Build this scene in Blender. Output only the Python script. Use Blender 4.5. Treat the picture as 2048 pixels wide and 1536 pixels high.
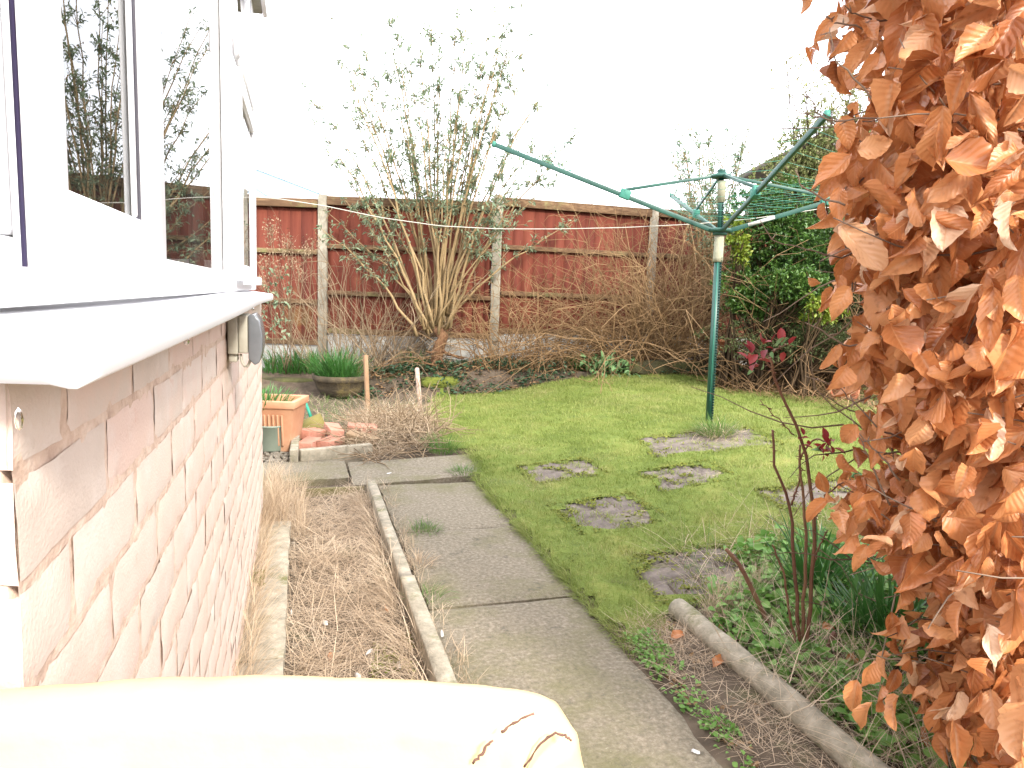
import bpy, math, random
import numpy as np
from mathutils import Matrix, Vector
for o in list(bpy.data.objects): bpy.data.objects.remove(o)
rng=np.random.default_rng(7); random.seed(7)
S=bpy.context.scene; C=S.collection
R_=math.radians
# ---------------- camera ----------------
FPX=1420.; EYE=1.07
_n=np.array([-392.,11200.,FPX]); _dn=_n/np.linalg.norm(_n)
_z=np.array([0,0,1.]); _fw=_z-_dn*(_z@_dn); _fw/=np.linalg.norm(_fw); _rt=np.cross(_dn,_fw)
RC=np.array([_rt,_fw,-_dn]); ORI=np.array([0,0,EYE])
cd=bpy.data.cameras.new('camera'); cam=bpy.data.objects.new('camera',cd); C.objects.link(cam)
cd.sensor_width=36; cd.lens=36*FPX/2048; cd.clip_start=.02; cd.clip_end=3000
m=Matrix.Identity(4)
cx=RC@np.array([1,0,0]); cy=RC@np.array([0,-1,0]); cz=RC@np.array([0,0,-1])
for i in range(3): m[i][0]=cx[i]; m[i][1]=cy[i]; m[i][2]=cz[i]
m[0][3],m[1][3],m[2][3]=ORI; cam.matrix_world=m; S.camera=cam
S.render.resolution_x=1024; S.render.resolution_y=768
# ---------------- light ----------------
AZ=R_(-33); EL=R_(33)     # direction the light travels towards (from +Y), elevation
sd=bpy.data.lights.new('sun','SUN'); sd.energy=2.2; sd.angle=R_(9); sd.color=(1,.95,.86)
sun=bpy.data.objects.new('sun',sd); C.objects.link(sun)
trav=Vector((math.sin(AZ)*math.cos(EL),math.cos(AZ)*math.cos(EL),-math.sin(EL)))
sun.rotation_euler=trav.to_track_quat('-Z','Y').to_euler(); sun.location=(2,-4,6)
w=bpy.data.worlds.new('World'); S.world=w; w.use_nodes=True; nt=w.node_tree
bg=nt.nodes['Background']; sky=nt.nodes.new('ShaderNodeTexSky'); sky.sky_type='NISHITA'; sky.sun_disc=False
sky.sun_elevation=EL; sky.sun_rotation=math.atan2(-trav.x,-trav.y); sky.dust_density=4; sky.air_density=1
mx=nt.nodes.new('ShaderNodeMix'); mx.data_type='RGBA'
tc=nt.nodes.new('ShaderNodeTexCoord'); no=nt.nodes.new('ShaderNodeTexNoise'); no.inputs['Scale'].default_value=2.2; no.inputs['Detail'].default_value=5
nt.links.new(tc.outputs['Generated'],no.inputs['Vector'])
mr=nt.nodes.new('ShaderNodeMapRange'); mr.inputs[1].default_value=.35; mr.inputs[2].default_value=.7; mr.inputs[3].default_value=.8; mr.inputs[4].default_value=.97
nt.links.new(no.outputs['Fac'],mr.inputs[0]); nt.links.new(mr.outputs[0],mx.inputs[0])
nt.links.new(sky.outputs[0],mx.inputs[6]); mx.inputs[7].default_value=(9.6,9.7,10.3,1)   # thin bright cloud over the blue
nt.links.new(mx.outputs[2],bg.inputs[0]); bg.inputs[1].default_value=.15
S.view_settings.view_transform='Standard'; S.view_settings.look='None'; S.view_settings.gamma=1
S.view_settings.exposure=1.5
S.render.engine='CYCLES'
S.cycles.max_bounces=6; S.cycles.transparent_max_bounces=12

# ---------------- helpers ----------------
def ray(px,py): return RC@np.array([(px-1024)/FPX,(py-768)/FPX,1.])
def PY(px,py,Y): v=ray(px,py); return ORI+v*(Y/v[1])
def PZ(px,py,z=0): v=ray(px,py); return ORI+v*((z-EYE)/v[2])
_v=ray(602,572)[:2]; DW=_v/np.linalg.norm(_v); RW=np.array([DW[1],-DW[0]]); ROT=math.atan2(RW[1],RW[0])
def W(w_,l_,z=0): return np.array([*(w_*RW+l_*DW),z])
def wl(p): p=np.asarray(p); return p[...,:2]@RW, p[...,:2]@DW
def project(P):
    q=(np.asarray(P)-ORI)@RC
    return 1024+FPX*q[...,0]/q[...,2], 768+FPX*q[...,1]/q[...,2]
def sm(x): x=np.clip(x,0,1); return x*x*(3-2*x)
def vnoise(x,y,s=1.,seed=0):
    x=np.asarray(x)/s+seed*17.3; y=np.asarray(y)/s-seed*9.1
    return (np.sin(x*1.7+1.3*np.sin(y*1.1+seed))+np.sin(y*2.1+1.7*np.sin(x*1.3))+np.sin((x+y)*3.1+np.sin(x*2.7-y)))/3
def H(x,y):
    p=np.stack([np.asarray(x,float),np.asarray(y,float)],-1); ww,ll=p@RW,p@DW
    e=ww-.97
    z=.235*sm(e/2.3)*sm((ll-.2)/1.5)
    back=sm((y-7.15-.12*np.sin(x*2.))/.3)
    z=np.maximum(z,(.15+.12*sm((x+1.6)/1.2))*back)
    z=z-.012*(e<0)
    bed=((ww>-.05)&(ww<.345)&(ll<3.86)&(ll>.5)); z=z-.05*bed
    return z
def G(px,py,n=12):
    z=0.
    for _ in range(n): p=PZ(px,py,z); z=.5*z+.5*float(H(p[0],p[1]))
    p=PZ(px,py,z); return np.array([p[0],p[1],float(H(p[0],p[1]))])

class MB:
    def __init__(s): s.v=[];s.q=[];s.t=[];s.rv=[];s.uv=[];s.n=0;s.ng=[]
    def add(s,v,q=None,t=None,r=0.,uv=None,ng=None):
        v=np.asarray(v,float).reshape(-1,3); b=s.n
        s.v.append(v); s.n+=len(v)
        s.rv.append(np.broadcast_to(np.asarray(r,float),(len(v),)) if np.ndim(r)<2 else r)
        s.uv.append(np.zeros((len(v),2)) if uv is None else np.asarray(uv,float))
        if q is not None and len(q): s.q.append(np.asarray(q,int)+b)
        if t is not None and len(t): s.t.append(np.asarray(t,int)+b)
        if ng is not None: s.ng+= [tuple(np.asarray(f)+b) for f in ng]
        return s
    def box(s,a,b,r=0.,j=0.,rotz=0.,taper=0.):
        a=np.array(a,float);b=np.array(b,float)
        v=np.array([[x,y,z] for z in (0,1) for y in (0,1) for x in (0,1)],float)
        v=a+v*(b-a)
        if taper: c=(a+b)/2; v[4:,:2]=c[:2]+(v[4:,:2]-c[:2])*(1-taper)
        if rotz: c=(a+b)/2; ca,sa=math.cos(rotz),math.sin(rotz); d=v[:,:2]-c[:2]; v[:,0]=c[0]+d[:,0]*ca-d[:,1]*sa; v[:,1]=c[1]+d[:,0]*sa+d[:,1]*ca
        if j: v=v+rng.normal(0,j,v.shape)
        s.add(v,q=[[0,2,3,1],[4,5,7,6],[0,1,5,4],[2,6,7,3],[0,4,6,2],[1,3,7,5]],r=r); return s
    def obox(s,p0,p1,wd,hg,up=(0,0,1),r=0.):
        p0=np.array(p0,float);p1=np.array(p1,float); d=p1-p0; d/=np.linalg.norm(d); up=np.array(up,float)
        sd_=np.cross(d,up); sd_/=np.linalg.norm(sd_); u=np.cross(sd_,d)
        v=[]
        for p in (p0,p1):
            for a,b in ((-1,-1),(1,-1),(1,1),(-1,1)): v.append(p+sd_*a*wd/2+u*b*hg/2)
        s.add(v,q=[[0,1,2,3],[7,6,5,4],[0,4,5,1],[1,5,6,2],[2,6,7,3],[3,7,4,0]],r=r); return s
    def tube(s,pts,rad,k=5,r=0.,cap=True):
        P=np.array(pts,float); n=len(P); rad=np.broadcast_to(np.asarray(rad,float),(n,))
        T=np.gradient(P,axis=0); T/=np.linalg.norm(T,axis=1,keepdims=True)+1e-9
        a=np.array([0,0,1.]) if abs(T[0,2])<.9 else np.array([1.,0,0])
        A=np.cross(T,a); bad=np.linalg.norm(A,axis=1)<1e-3; A[bad]=[1,0,0]; A/=np.linalg.norm(A,axis=1,keepdims=True)
        B=np.cross(T,A); th=np.arange(k)*2*math.pi/k
        V=P[:,None]+rad[:,None,None]*(np.cos(th)[None,:,None]*A[:,None]+np.sin(th)[None,:,None]*B[:,None])
        i=np.arange(n-1)[:,None]*k; jn=np.arange(k)[None]; j2=(jn+1)%k
        q=np.stack([i+jn,i+j2,i+k+j2,i+k+jn],-1).reshape(-1,4)
        uv=np.stack([np.repeat(np.linspace(0,1,n),k),np.tile(th/6.283,n)],-1)
        s.add(V.reshape(-1,3),q=q,r=r,uv=uv,ng=[tuple(range(k))[::-1],tuple((n-1)*k+np.arange(k))] if cap else None); return s
    def lathe(s,prof,c=(0,0,0),k=28,r=0.,wob=0.,sc=(1,1)):
        pr=np.array(prof,float); n=len(pr); th=np.arange(k)*2*math.pi/k
        rr=pr[:,0][:,None]*(1+wob*np.sin(3*th+1)[None])
        V=np.stack([rr*np.cos(th)*sc[0],rr*np.sin(th)*sc[1],np.broadcast_to(pr[:,1][:,None],rr.shape)],-1).reshape(-1,3)+np.array(c)
        i=np.arange(n-1)[:,None]*k; jn=np.arange(k)[None]; j2=(jn+1)%k
        q=np.stack([i+jn,i+j2,i+k+j2,i+k+jn],-1).reshape(-1,4); s.add(V,q=q,r=r,uv=np.stack([np.repeat(np.arange(n),k),np.tile(th,n)],-1)); return s
    def inst(s,tv,tq,pos,mats,rv,tuv=None,tt=None):
        N=len(pos); k=len(tv)
        V=np.einsum('nij,kj->nki',mats,tv)+np.asarray(pos)[:,None]
        off=(np.arange(N)*k)[:,None,None]
        q=(np.asarray(tq)[None]+off).reshape(-1,4) if tq is not None else None
        t=(np.asarray(tt)[None]+off).reshape(-1,3) if tt is not None else None
        s.add(V.reshape(-1,3),q=q,t=t,r=np.repeat(rv,k),uv=None if tuv is None else np.tile(tuv,(N,1))); return s
    def build(s,name,mat,parent=None,loc=(0,0,0),rot=0.,smooth=False,bevel=0.,jit=None):
        v=np.concatenate(s.v); base=np.array(loc,float)
        if parent is not None: base=np.array(parent.get('_b',(0,0,0)),float)
        if parent is not None and parent.get('_hx'):
            ww=v[:,0]; v=np.stack([np.where(ww>-.25,ww/1.043,ww+.25-.25/1.043),(v[:,1]-.275*np.maximum(ww,-.25))/.958,v[:,2]],-1)
        v=v-base
        me=bpy.data.meshes.new(name)
        q=np.concatenate(s.q) if s.q else np.zeros((0,4),int); t=np.concatenate(s.t) if s.t else np.zeros((0,3),int)
        loops=np.concatenate([q.ravel(),t.ravel()]+[np.array(f) for f in s.ng]) if True else None
        lens=np.concatenate([np.full(len(q),4),np.full(len(t),3),np.array([len(f) for f in s.ng],int)]).astype(int)
        st=np.concatenate([[0],np.cumsum(lens)[:-1]]).astype(int)
        me.vertices.add(len(v)); me.vertices.foreach_set('co',v.ravel().astype(np.float32))
        me.loops.add(len(loops)); me.loops.foreach_set('vertex_index',loops.astype(np.int32))
        me.polygons.add(len(lens)); me.polygons.foreach_set('loop_start',st.astype(np.int32)); me.polygons.foreach_set('loop_total',lens.astype(np.int32))
        if smooth: me.polygons.foreach_set('use_smooth',np.ones(len(lens),bool))
        a=me.attributes.new('rnd','FLOAT','POINT'); a.data.foreach_set('value',np.concatenate(s.rv).astype(np.float32))
        uvl=me.uv_layers.new(name='UVMap'); uv=np.concatenate(s.uv)[loops.astype(int)]; uvl.data.foreach_set('uv',uv.ravel().astype(np.float32))
        me.update(calc_edges=True); me.validate()
        me.materials.append(mat)
        o=bpy.data.objects.new(name,me); C.objects.link(o)
        if parent is not None:
            o.parent=parent; o['_b']=list(map(float,base))
            if parent.get('_hx'): o['_hx']=1
        else:
            o['_b']=list(map(float,base))
            if rot: o.location=W(base[0],base[1],base[2]); o.rotation_euler=(0,0,rot)
            else: o.location=base
        if bevel:
            bm=o.modifiers.new('bevel','BEVEL'); bm.width=bevel; bm.segments=2; bm.limit_method='ANGLE'
        return o
def tag(o,label=None,cat=None,group=None,kind=None):
    if label: o['label']=label
    if cat: o['category']=cat
    if group: o['group']=group
    if kind: o['kind']=kind
    return o
def empty(name,base,label,cat,group=None,rot=0.):
    o=bpy.data.objects.new(name,None); o.empty_display_size=.1; C.objects.link(o)
    base=np.array(base,float); o['_b']=list(map(float,base))
    o.location=W(*base) if rot else base
    if rot: o.rotation_euler=(0,0,rot)
    return tag(o,label,cat,group)

# ---------------- materials ----------------
def mat(name,cols,rough=.8,scale=8.,bump=0.,bscale=None,use='noise',detail=6,spec=.3,trans=0.,metal=0.,stretch=None,dist=0.,patch=None,bdist=.01,coat=0.):
    """cols: ramp colours; use: noise | rnd | both. patch=(colour,scale,lo,hi) lays a second growth or stain over it"""
    m=bpy.data.materials.new(name); m.use_nodes=True; nt=m.node_tree; N=nt.nodes; L=nt.links
    b=N['Principled BSDF']; out=N['Material Output']
    tc=N.new('ShaderNodeTexCoord'); vec=tc.outputs['Object']
    if stretch:
        mp=N.new('ShaderNodeMapping'); mp.inputs['Scale'].default_value=stretch; L.new(vec,mp.inputs[0]); vec=mp.outputs[0]
    nz=N.new('ShaderNodeTexNoise'); nz.inputs['Scale'].default_value=scale; nz.inputs['Detail'].default_value=detail; nz.inputs['Roughness'].default_value=.65; nz.inputs['Distortion'].default_value=dist
    L.new(vec,nz.inputs['Vector'])
    st=N.new('ShaderNodeMapRange'); st.inputs[1].default_value=.3; st.inputs[2].default_value=.7; L.new(nz.outputs['Fac'],st.inputs[0]); fac=st.outputs[0]
    if use!='noise':
        at=N.new('ShaderNodeAttribute'); at.attribute_name='rnd'
        if use=='rnd': mw=.25
        else: mw=.5
        mm=N.new('ShaderNodeMix'); mm.data_type='FLOAT'; mm.inputs[0].default_value=mw; L.new(at.outputs['Fac'],mm.inputs[2]); L.new(fac,mm.inputs[3]); fac=mm.outputs[0]
    cr=N.new('ShaderNodeValToRGB'); e=cr.color_ramp.elements
    while len(e)<len(cols): e.new(.5)
    for i,c in enumerate(cols): e[i].position=i/(len(cols)-1); e[i].color=(*c,1)
    L.new(fac,cr.inputs[0]); col=cr.outputs[0]
    if patch:
        for (pc,ps,lo,hi) in (patch if isinstance(patch,list) else [patch]):
            n2=N.new('ShaderNodeTexNoise'); n2.inputs['Scale'].default_value=ps; n2.inputs['Detail'].default_value=8; n2.inputs['Roughness'].default_value=.7; L.new(tc.outputs['Object'],n2.inputs['Vector'])
            r2=N.new('ShaderNodeMapRange'); r2.inputs[1].default_value=lo; r2.inputs[2].default_value=hi; L.new(n2.outputs['Fac'],r2.inputs[0])
            m2=N.new('ShaderNodeMix'); m2.data_type='RGBA'; L.new(r2.outputs[0],m2.inputs[0]); L.new(col,m2.inputs[6]); m2.inputs[7].default_value=(*pc,1); col=m2.outputs[2]
    L.new(col,b.inputs['Base Color']); b.inputs['Roughness'].default_value=rough; b.inputs['Specular IOR Level'].default_value=spec; b.inputs['Metallic'].default_value=metal
    if coat: b.inputs['Coat Weight'].default_value=coat
    if bump:
        nb=N.new('ShaderNodeTexNoise'); nb.inputs['Scale'].default_value=bscale or scale*3; nb.inputs['Detail'].default_value=8; L.new(vec,nb.inputs['Vector'])
        bp=N.new('ShaderNodeBump'); bp.inputs['Strength'].default_value=bump; bp.inputs['Distance'].default_value=bdist; L.new(nb.outputs['Fac'],bp.inputs['Height']); L.new(bp.outputs[0],b.inputs['Normal'])
    if trans:
        tr=N.new('ShaderNodeBsdfTranslucent'); L.new(col,tr.inputs[0]); ms=N.new('ShaderNodeMixShader'); ms.inputs[0].default_value=trans
        L.new(b.outputs[0],ms.inputs[1]); L.new(tr.outputs[0],ms.inputs[2]); L.new(ms.outputs[0],out.inputs[0])
    return m
M={}
M['soil']=mat('soil',[(.045,.034,.023),(.09,.066,.045),(.15,.115,.08)],.95,6,.9,30,patch=((.06,.075,.02),3,.55,.68))
M['turf']=mat('turf',[(.08,.11,.02),(.13,.17,.03),(.2,.2,.05)],.95,5,.8,60,patch=((.15,.12,.06),2.2,.6,.75))
M['grass']=mat('grass_blade',[(.125,.175,.036),(.2,.255,.055),(.3,.325,.1),(.44,.38,.2)],.6,2.,use='both',trans=.35,spec=.2)
M['longgrass']=mat('long_grass',[(.05,.12,.02),(.1,.19,.04),(.2,.26,.07)],.55,2.,use='both',trans=.35,spec=.25)
M['straw']=mat('dead_straw',[(.2,.145,.095),(.4,.3,.2),(.58,.46,.33),(.68,.57,.43)],.8,3.,use='both',trans=.2,spec=.15)
M['concrete']=mat('path_concrete',[(.115,.098,.07),(.2,.17,.122),(.31,.265,.2)],.92,70,.9,190,detail=10,patch=[((.14,.13,.06),2.3,.47,.68),((.09,.08,.06),4.5,.58,.7),((.42,.38,.3),120,.62,.7),((.1,.09,.07),150,.62,.7),((.045,.04,.035),7,.64,.74)],bdist=.006)
M['edging']=mat('edging_concrete',[(.19,.17,.125),(.3,.265,.2),(.42,.37,.29)],.92,22,.6,120,patch=[((.13,.13,.05),6,.55,.68),((.4,.27,.16),9,.64,.72)],bdist=.005)
M['moss']=mat('moss',[(.1,.12,.02),(.17,.19,.03),(.27,.27,.06)],.95,40,1.,200,use='both',bdist=.01)
M['mossboard']=mat('moss_stained_board',[(.1,.085,.035),(.15,.13,.05),(.2,.17,.08)],.9,8,.5,60)
M['slabstone']=mat('stepping_slab',[(.085,.068,.058),(.145,.118,.1),(.22,.18,.145)],.9,14,.6,90,detail=10,patch=[((.34,.27,.18),9,.6,.7),((.12,.14,.03),5,.56,.66)],bdist=.006)
M['pvc']=mat('white_upvc',[(.8,.8,.82),(.84,.84,.85)],.3,3,spec=.5)
M['gasket']=mat('dark_gasket',[(.03,.02,.06),(.05,.04,.09)],.5,10)
M['mortar']=mat('mortar',[(.42,.3,.23),(.55,.41,.32),(.62,.5,.41)],.95,30,.6,110,patch=[((.25,.2,.16),7,.62,.72)],bdist=.004)
M['brick']=mat('facing_brick',[(.54,.41,.34),(.58,.49,.42),(.6,.45,.38),(.61,.46,.38),(.55,.46,.39),(.5,.41,.35)],.93,14,.3,260,use='rnd',detail=8,patch=[((.62,.54,.48),6,.52,.75),((.36,.31,.26),5,.66,.85),((.56,.3,.22),9,.64,.74)],bdist=.003)
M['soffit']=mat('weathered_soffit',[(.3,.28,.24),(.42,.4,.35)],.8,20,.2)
M['fence']=mat('stained_board',[(.08,.016,.009),(.125,.027,.014),(.165,.042,.022)],.78,5,.4,30,use='both',stretch=(6,6,.5),detail=8,patch=[((.16,.14,.045),1.1,.6,.8),((.04,.014,.01),2.,.62,.8)])
M['rail']=mat('weathered_rail',[(.075,.04,.022),(.14,.08,.042),(.24,.155,.085)],.85,7,.5,60,stretch=(.6,6,6),detail=8,patch=((.2,.19,.08),3,.55,.7))
M['post']=mat('concrete_post',[(.2,.18,.14),(.3,.27,.21),(.4,.36,.29)],.93,9,.5,80,detail=9,patch=((.14,.15,.08),3,.6,.75))
M['gravelboard']=mat('gravel_board',[(.26,.25,.22),(.4,.39,.36),(.52,.5,.46)],.93,5,.4,60,detail=9,patch=((.12,.12,.07),2.5,.55,.7))
M['green']=mat('green_paint',[(.012,.055,.042),(.018,.075,.056),(.025,.1,.075)],.4,6,.05,spec=.5)
M['greenlight']=mat('green_plastic',[(.03,.16,.12),(.06,.23,.17)],.5,12,.05)
M['collar']=mat('weathered_plastic',[(.22,.21,.15),(.32,.31,.22),(.16,.2,.12)],.7,9,.2,40)
M['line']=mat('pale_green_cord',[(.06,.26,.18),(.1,.34,.24)],.5,5)
M['rope']=mat('white_rope',[(.4,.38,.34),(.52,.5,.44)],.7,30)
M['notch']=mat('dark_notch',[(.005,.02,.018),(.008,.03,.025)],.8,5)
M['label']=mat('pale_sticker',[(.45,.45,.42),(.55,.55,.52)],.5,20)
M['bstem']=mat('shrub_stem',[(.17,.11,.05),(.27,.19,.095),(.36,.26,.14)],.85,12,.4,60,use='both',stretch=(3,3,.6))
M['bark']=mat('shaggy_bark',[(.1,.05,.025),(.2,.1,.05),(.32,.2,.1)],.95,14,1.,60,stretch=(4,4,.5),bdist=.02)
M['bleaf']=mat('greyish_leaf',[(.09,.13,.075),(.16,.22,.13),(.25,.31,.2),(.32,.28,.15)],.7,5,use='rnd',trans=.3)
M['seed']=mat('old_flower_head',[(.05,.035,.03),(.12,.08,.06)],.9,20,use='rnd')
M['twig']=mat('brown_twig',[(.12,.07,.035),(.23,.14,.07),(.36,.24,.13)],.9,10,use='rnd',spec=.1)
M['darktwig']=mat('dark_twig',[(.025,.017,.01),(.05,.033,.019),(.1,.066,.036)],.9,10,use='rnd',spec=.1)
M['paletwig']=mat('pale_twig',[(.14,.095,.06),(.26,.19,.12),(.38,.29,.19)],.9,10,use='rnd',spec=.1)
M['everleaf']=mat('evergreen_leaf',[(.02,.055,.012),(.045,.105,.02),(.08,.165,.03),(.15,.23,.05)],.35,6,use='rnd',trans=.22,spec=.5)
M['yellowleaf']=mat('variegated_leaf',[(.1,.17,.02),(.2,.26,.03),(.38,.37,.04)],.4,6,use='rnd',trans=.25,spec=.4)
M['conleaf']=mat('dull_conifer_leaf',[(.03,.045,.015),(.06,.08,.025),(.12,.13,.05)],.8,6,use='rnd',trans=.15)
M['privet']=mat('climber_leaf',[(.08,.12,.03),(.17,.21,.07),(.28,.28,.12),(.28,.2,.15)],.6,6,use='rnd',trans=.3)
M['ivy']=mat('ivy_leaf',[(.02,.05,.022),(.04,.085,.04),(.08,.13,.06)],.45,6,use='rnd',trans=.15,spec=.4)
M['strap']=mat('strap_leaf',[(.022,.075,.016),(.05,.15,.03),(.1,.25,.055)],.4,6,use='both',trans=.25,spec=.45)
M['weed']=mat('round_weed_leaf',[(.08,.2,.035),(.15,.3,.06),(.25,.42,.11)],.5,6,use='rnd',trans=.3)
M['sageleaf']=mat('soft_green_leaf',[(.1,.2,.07),(.17,.3,.12),(.25,.38,.18)],.6,6,use='rnd',trans=.3)
M['terracotta']=mat('terracotta_plastic',[(.42,.2,.11),(.5,.26,.15),(.55,.31,.19)],.6,5,.1,40)
M['clay']=mat('old_clay',[(.26,.08,.04),(.38,.13,.065),(.46,.2,.12)],.85,9,.2,60)
M['greypot']=mat('grey_green_plastic',[(.2,.24,.19),(.26,.3,.24)],.5,4,.05)
M['trough']=mat('mossy_stone_bowl',[(.035,.028,.018),(.07,.055,.035),(.13,.1,.055)],.95,6,.7,60,patch=((.17,.13,.05),3,.55,.68))
M['redbrick']=mat('loose_red_brick',[(.36,.15,.1),(.5,.24,.17),(.56,.33,.25)],.9,9,.5,90,use='both')
M['buffbrick']=mat('loose_buff_brick',[(.24,.16,.09),(.34,.24,.15)],.9,9,.5,90)
M['tile']=mat('algae_tile',[(.1,.085,.02),(.17,.14,.04),(.22,.18,.07)],.85,6,.3,60)
M['wood']=mat('cut_stake',[(.22,.13,.07),(.34,.22,.13)],.85,7,.3,50,stretch=(5,5,.6))
M['birch']=mat('pale_peeling_stake',[(.28,.19,.14),(.42,.33,.27),(.22,.12,.08)],.85,16,.4,50)
M['peacock']=mat('green_handle',[(.02,.2,.13),(.03,.27,.18)],.4,5)
M['stone']=mat('pebble',[(.1,.088,.068),(.19,.165,.13),(.28,.25,.2)],.9,14,.3,70,use='both')
M['mossrock']=mat('mossy_rock',[(.03,.027,.015),(.055,.05,.022),(.09,.09,.03)],.95,5,.8,50)
M['white']=mat('white_scrap',[(.6,.59,.57),(.8,.79,.78)],.7,30,.2,80)
M['cream']=mat('cream_vinyl',[(.55,.4,.19),(.62,.48,.27)],.45,3,.1,50,patch=((.6,.4,.22),2.5,.5,.75),spec=.4)
M['crack']=mat('cracked_seam',[(.1,.05,.035),(.22,.12,.09)],.9,50)
M['beech']=None
M['beechtwig']=mat('beech_twig',[(.1,.07,.05),(.2,.14,.1),(.28,.21,.15)],.85,10,use='rnd')
M['rosestem']=mat('rose_stem',[(.09,.04,.03),(.17,.08,.05),(.25,.15,.08)],.7,10,.2,use='both')
M['redleaf']=mat('new_red_leaf',[(.16,.02,.03),(.3,.04,.04),(.36,.1,.07)],.5,10,use='rnd',trans=.25)
M['roofblue']=mat('polycarbonate_roof',[(.26,.38,.46),(.3,.42,.5)],.25,2,spec=.5)
M['flake']=mat('flaking_fascia',[(.3,.28,.25),(.55,.53,.5),(.66,.64,.62)],.9,9,.6,30)
M['shed']=mat('dark_weathered_wall',[(.07,.06,.045),(.14,.12,.09)],.9,6,.3,40)
M['curtain']=mat('pale_curtain',[(.2,.21,.19),(.3,.31,.28)],.9,6,stretch=(1,30,.2))
M['room']=mat('room_wall',[(.12,.11,.1),(.16,.15,.13)],.9,2)
def glassmat():
    m=bpy.data.materials.new('window_glass'); m.use_nodes=True; nt=m.node_tree; N=nt.nodes; L=nt.links
    for n_ in list(N): N.remove(n_)
    o=N.new('ShaderNodeOutputMaterial'); t=N.new('ShaderNodeBsdfTransparent'); t.inputs[0].default_value=(.8,.84,.82,1); g=N.new('ShaderNodeBsdfGlossy'); g.inputs['Roughness'].default_value=.004
    f=N.new('ShaderNodeFresnel'); f.inputs[0].default_value=2.5; x=N.new('ShaderNodeMixShader'); L.new(f.outputs[0],x.inputs[0]); L.new(t.outputs[0],x.inputs[1]); L.new(g.outputs[0],x.inputs[2]); L.new(x.outputs[0],o.inputs[0]); return m
M['glass']=glassmat()
def watermat():
    m=bpy.data.materials.new('water'); m.use_nodes=True; b=m.node_tree.nodes['Principled BSDF']; b.inputs['Transmission Weight'].default_value=1; b.inputs['Roughness'].default_value=.02; b.inputs['IOR'].default_value=1.33; return m
M['water']=watermat()
def beechmat():
    m=bpy.data.materials.new('beech_leaf'); m.use_nodes=True; nt=m.node_tree; N=nt.nodes; L=nt.links; b=N['Principled BSDF']; out=N['Material Output']
    at=N.new('ShaderNodeAttribute'); at.attribute_name='rnd'; cr=N.new('ShaderNodeValToRGB'); e=cr.color_ramp.elements
    cols=[(.31,.1,.032),(.5,.18,.06),(.63,.27,.1),(.7,.37,.18),(.74,.52,.35)]; pos=[0,.25,.6,.88,1]
    while len(e)<5: e.new(.5)
    for i in range(5): e[i].position=pos[i]; e[i].color=(*cols[i],1)
    L.new(at.outputs['Fac'],cr.inputs[0])
    uv=N.new('ShaderNodeUVMap'); sp=N.new('ShaderNodeSeparateXYZ'); L.new(uv.outputs[0],sp.inputs[0])
    # midrib and side veins, slightly paler
    ab=N.new('ShaderNodeMath'); ab.operation='ABSOLUTE'; L.new(sp.outputs[1],ab.inputs[0])
    ml=N.new('ShaderNodeMath'); ml.operation='MULTIPLY'; ml.inputs[1].default_value=-.3; L.new(ab.outputs[0],ml.inputs[0])
    ad=N.new('ShaderNodeMath'); L.new(sp.outputs[0],ad.inputs[0]); L.new(ml.outputs[0],ad.inputs[1])
    sn=N.new('ShaderNodeMath'); sn.operation='MULTIPLY'; sn.inputs[1].default_value=50.; L.new(ad.outputs[0],sn.inputs[0])
    si=N.new('ShaderNodeMath'); si.operation='SINE'; L.new(sn.outputs[0],si.inputs[0])
    vr=N.new('ShaderNodeMapRange'); vr.inputs[1].default_value=.75; vr.inputs[2].default_value=1.; vr.inputs[3].default_value=0; vr.inputs[4].default_value=.14; L.new(si.outputs[0],vr.inputs[0])
    mid=N.new('ShaderNodeMapRange'); mid.inputs[1].default_value=.0; mid.inputs[2].default_value=.07; mid.inputs[3].default_value=.6; mid.inputs[4].default_value=0; L.new(ab.outputs[0],mid.inputs[0])
    mxx=N.new('ShaderNodeMath'); mxx.operation='MAXIMUM'; L.new(vr.outputs[0],mxx.inputs[0]); L.new(mid.outputs[0],mxx.inputs[1])
    mc=N.new('ShaderNodeMix'); mc.data_type='RGBA'; L.new(mxx.outputs[0],mc.inputs[0]); L.new(cr.outputs[0],mc.inputs[6]); mc.inputs[7].default_value=(.66,.33,.15,1)
    tc=N.new('ShaderNodeTexCoord'); nz=N.new('ShaderNodeTexNoise'); nz.inputs['Scale'].default_value=70; nz.inputs['Detail'].default_value=5; L.new(tc.outputs['Object'],nz.inputs['Vector'])
    r2=N.new('ShaderNodeMapRange'); r2.inputs[1].default_value=.56; r2.inputs[2].default_value=.72; r2.inputs[4].default_value=.55; L.new(nz.outputs['Fac'],r2.inputs[0])
    m3=N.new('ShaderNodeMix'); m3.data_type='RGBA'; L.new(r2.outputs[0],m3.inputs[0]); L.new(mc.outputs[2],m3.inputs[6]); m3.inputs[7].default_value=(.3,.1,.03,1)
    L.new(m3.outputs[2],b.inputs['Base Color']); b.inputs['Roughness'].default_value=.4; b.inputs['Specular IOR Level'].default_value=.55
    bp=N.new('ShaderNodeBump'); bp.inputs['Strength'].default_value=.3; bp.inputs['Distance'].default_value=.001; L.new(si.outputs[0],bp.inputs['Height']); L.new(bp.outputs[0],b.inputs['Normal'])
    tr=N.new('ShaderNodeBsdfTranslucent'); L.new(m3.outputs[2],tr.inputs[0]); ms=N.new('ShaderNodeMixShader'); ms.inputs[0].default_value=.25; L.new(b.outputs[0],ms.inputs[1]); L.new(tr.outputs[0],ms.inputs[2]); L.new(ms.outputs[0],out.inputs[0])
    return m
M['beech']=beechmat()

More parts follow.
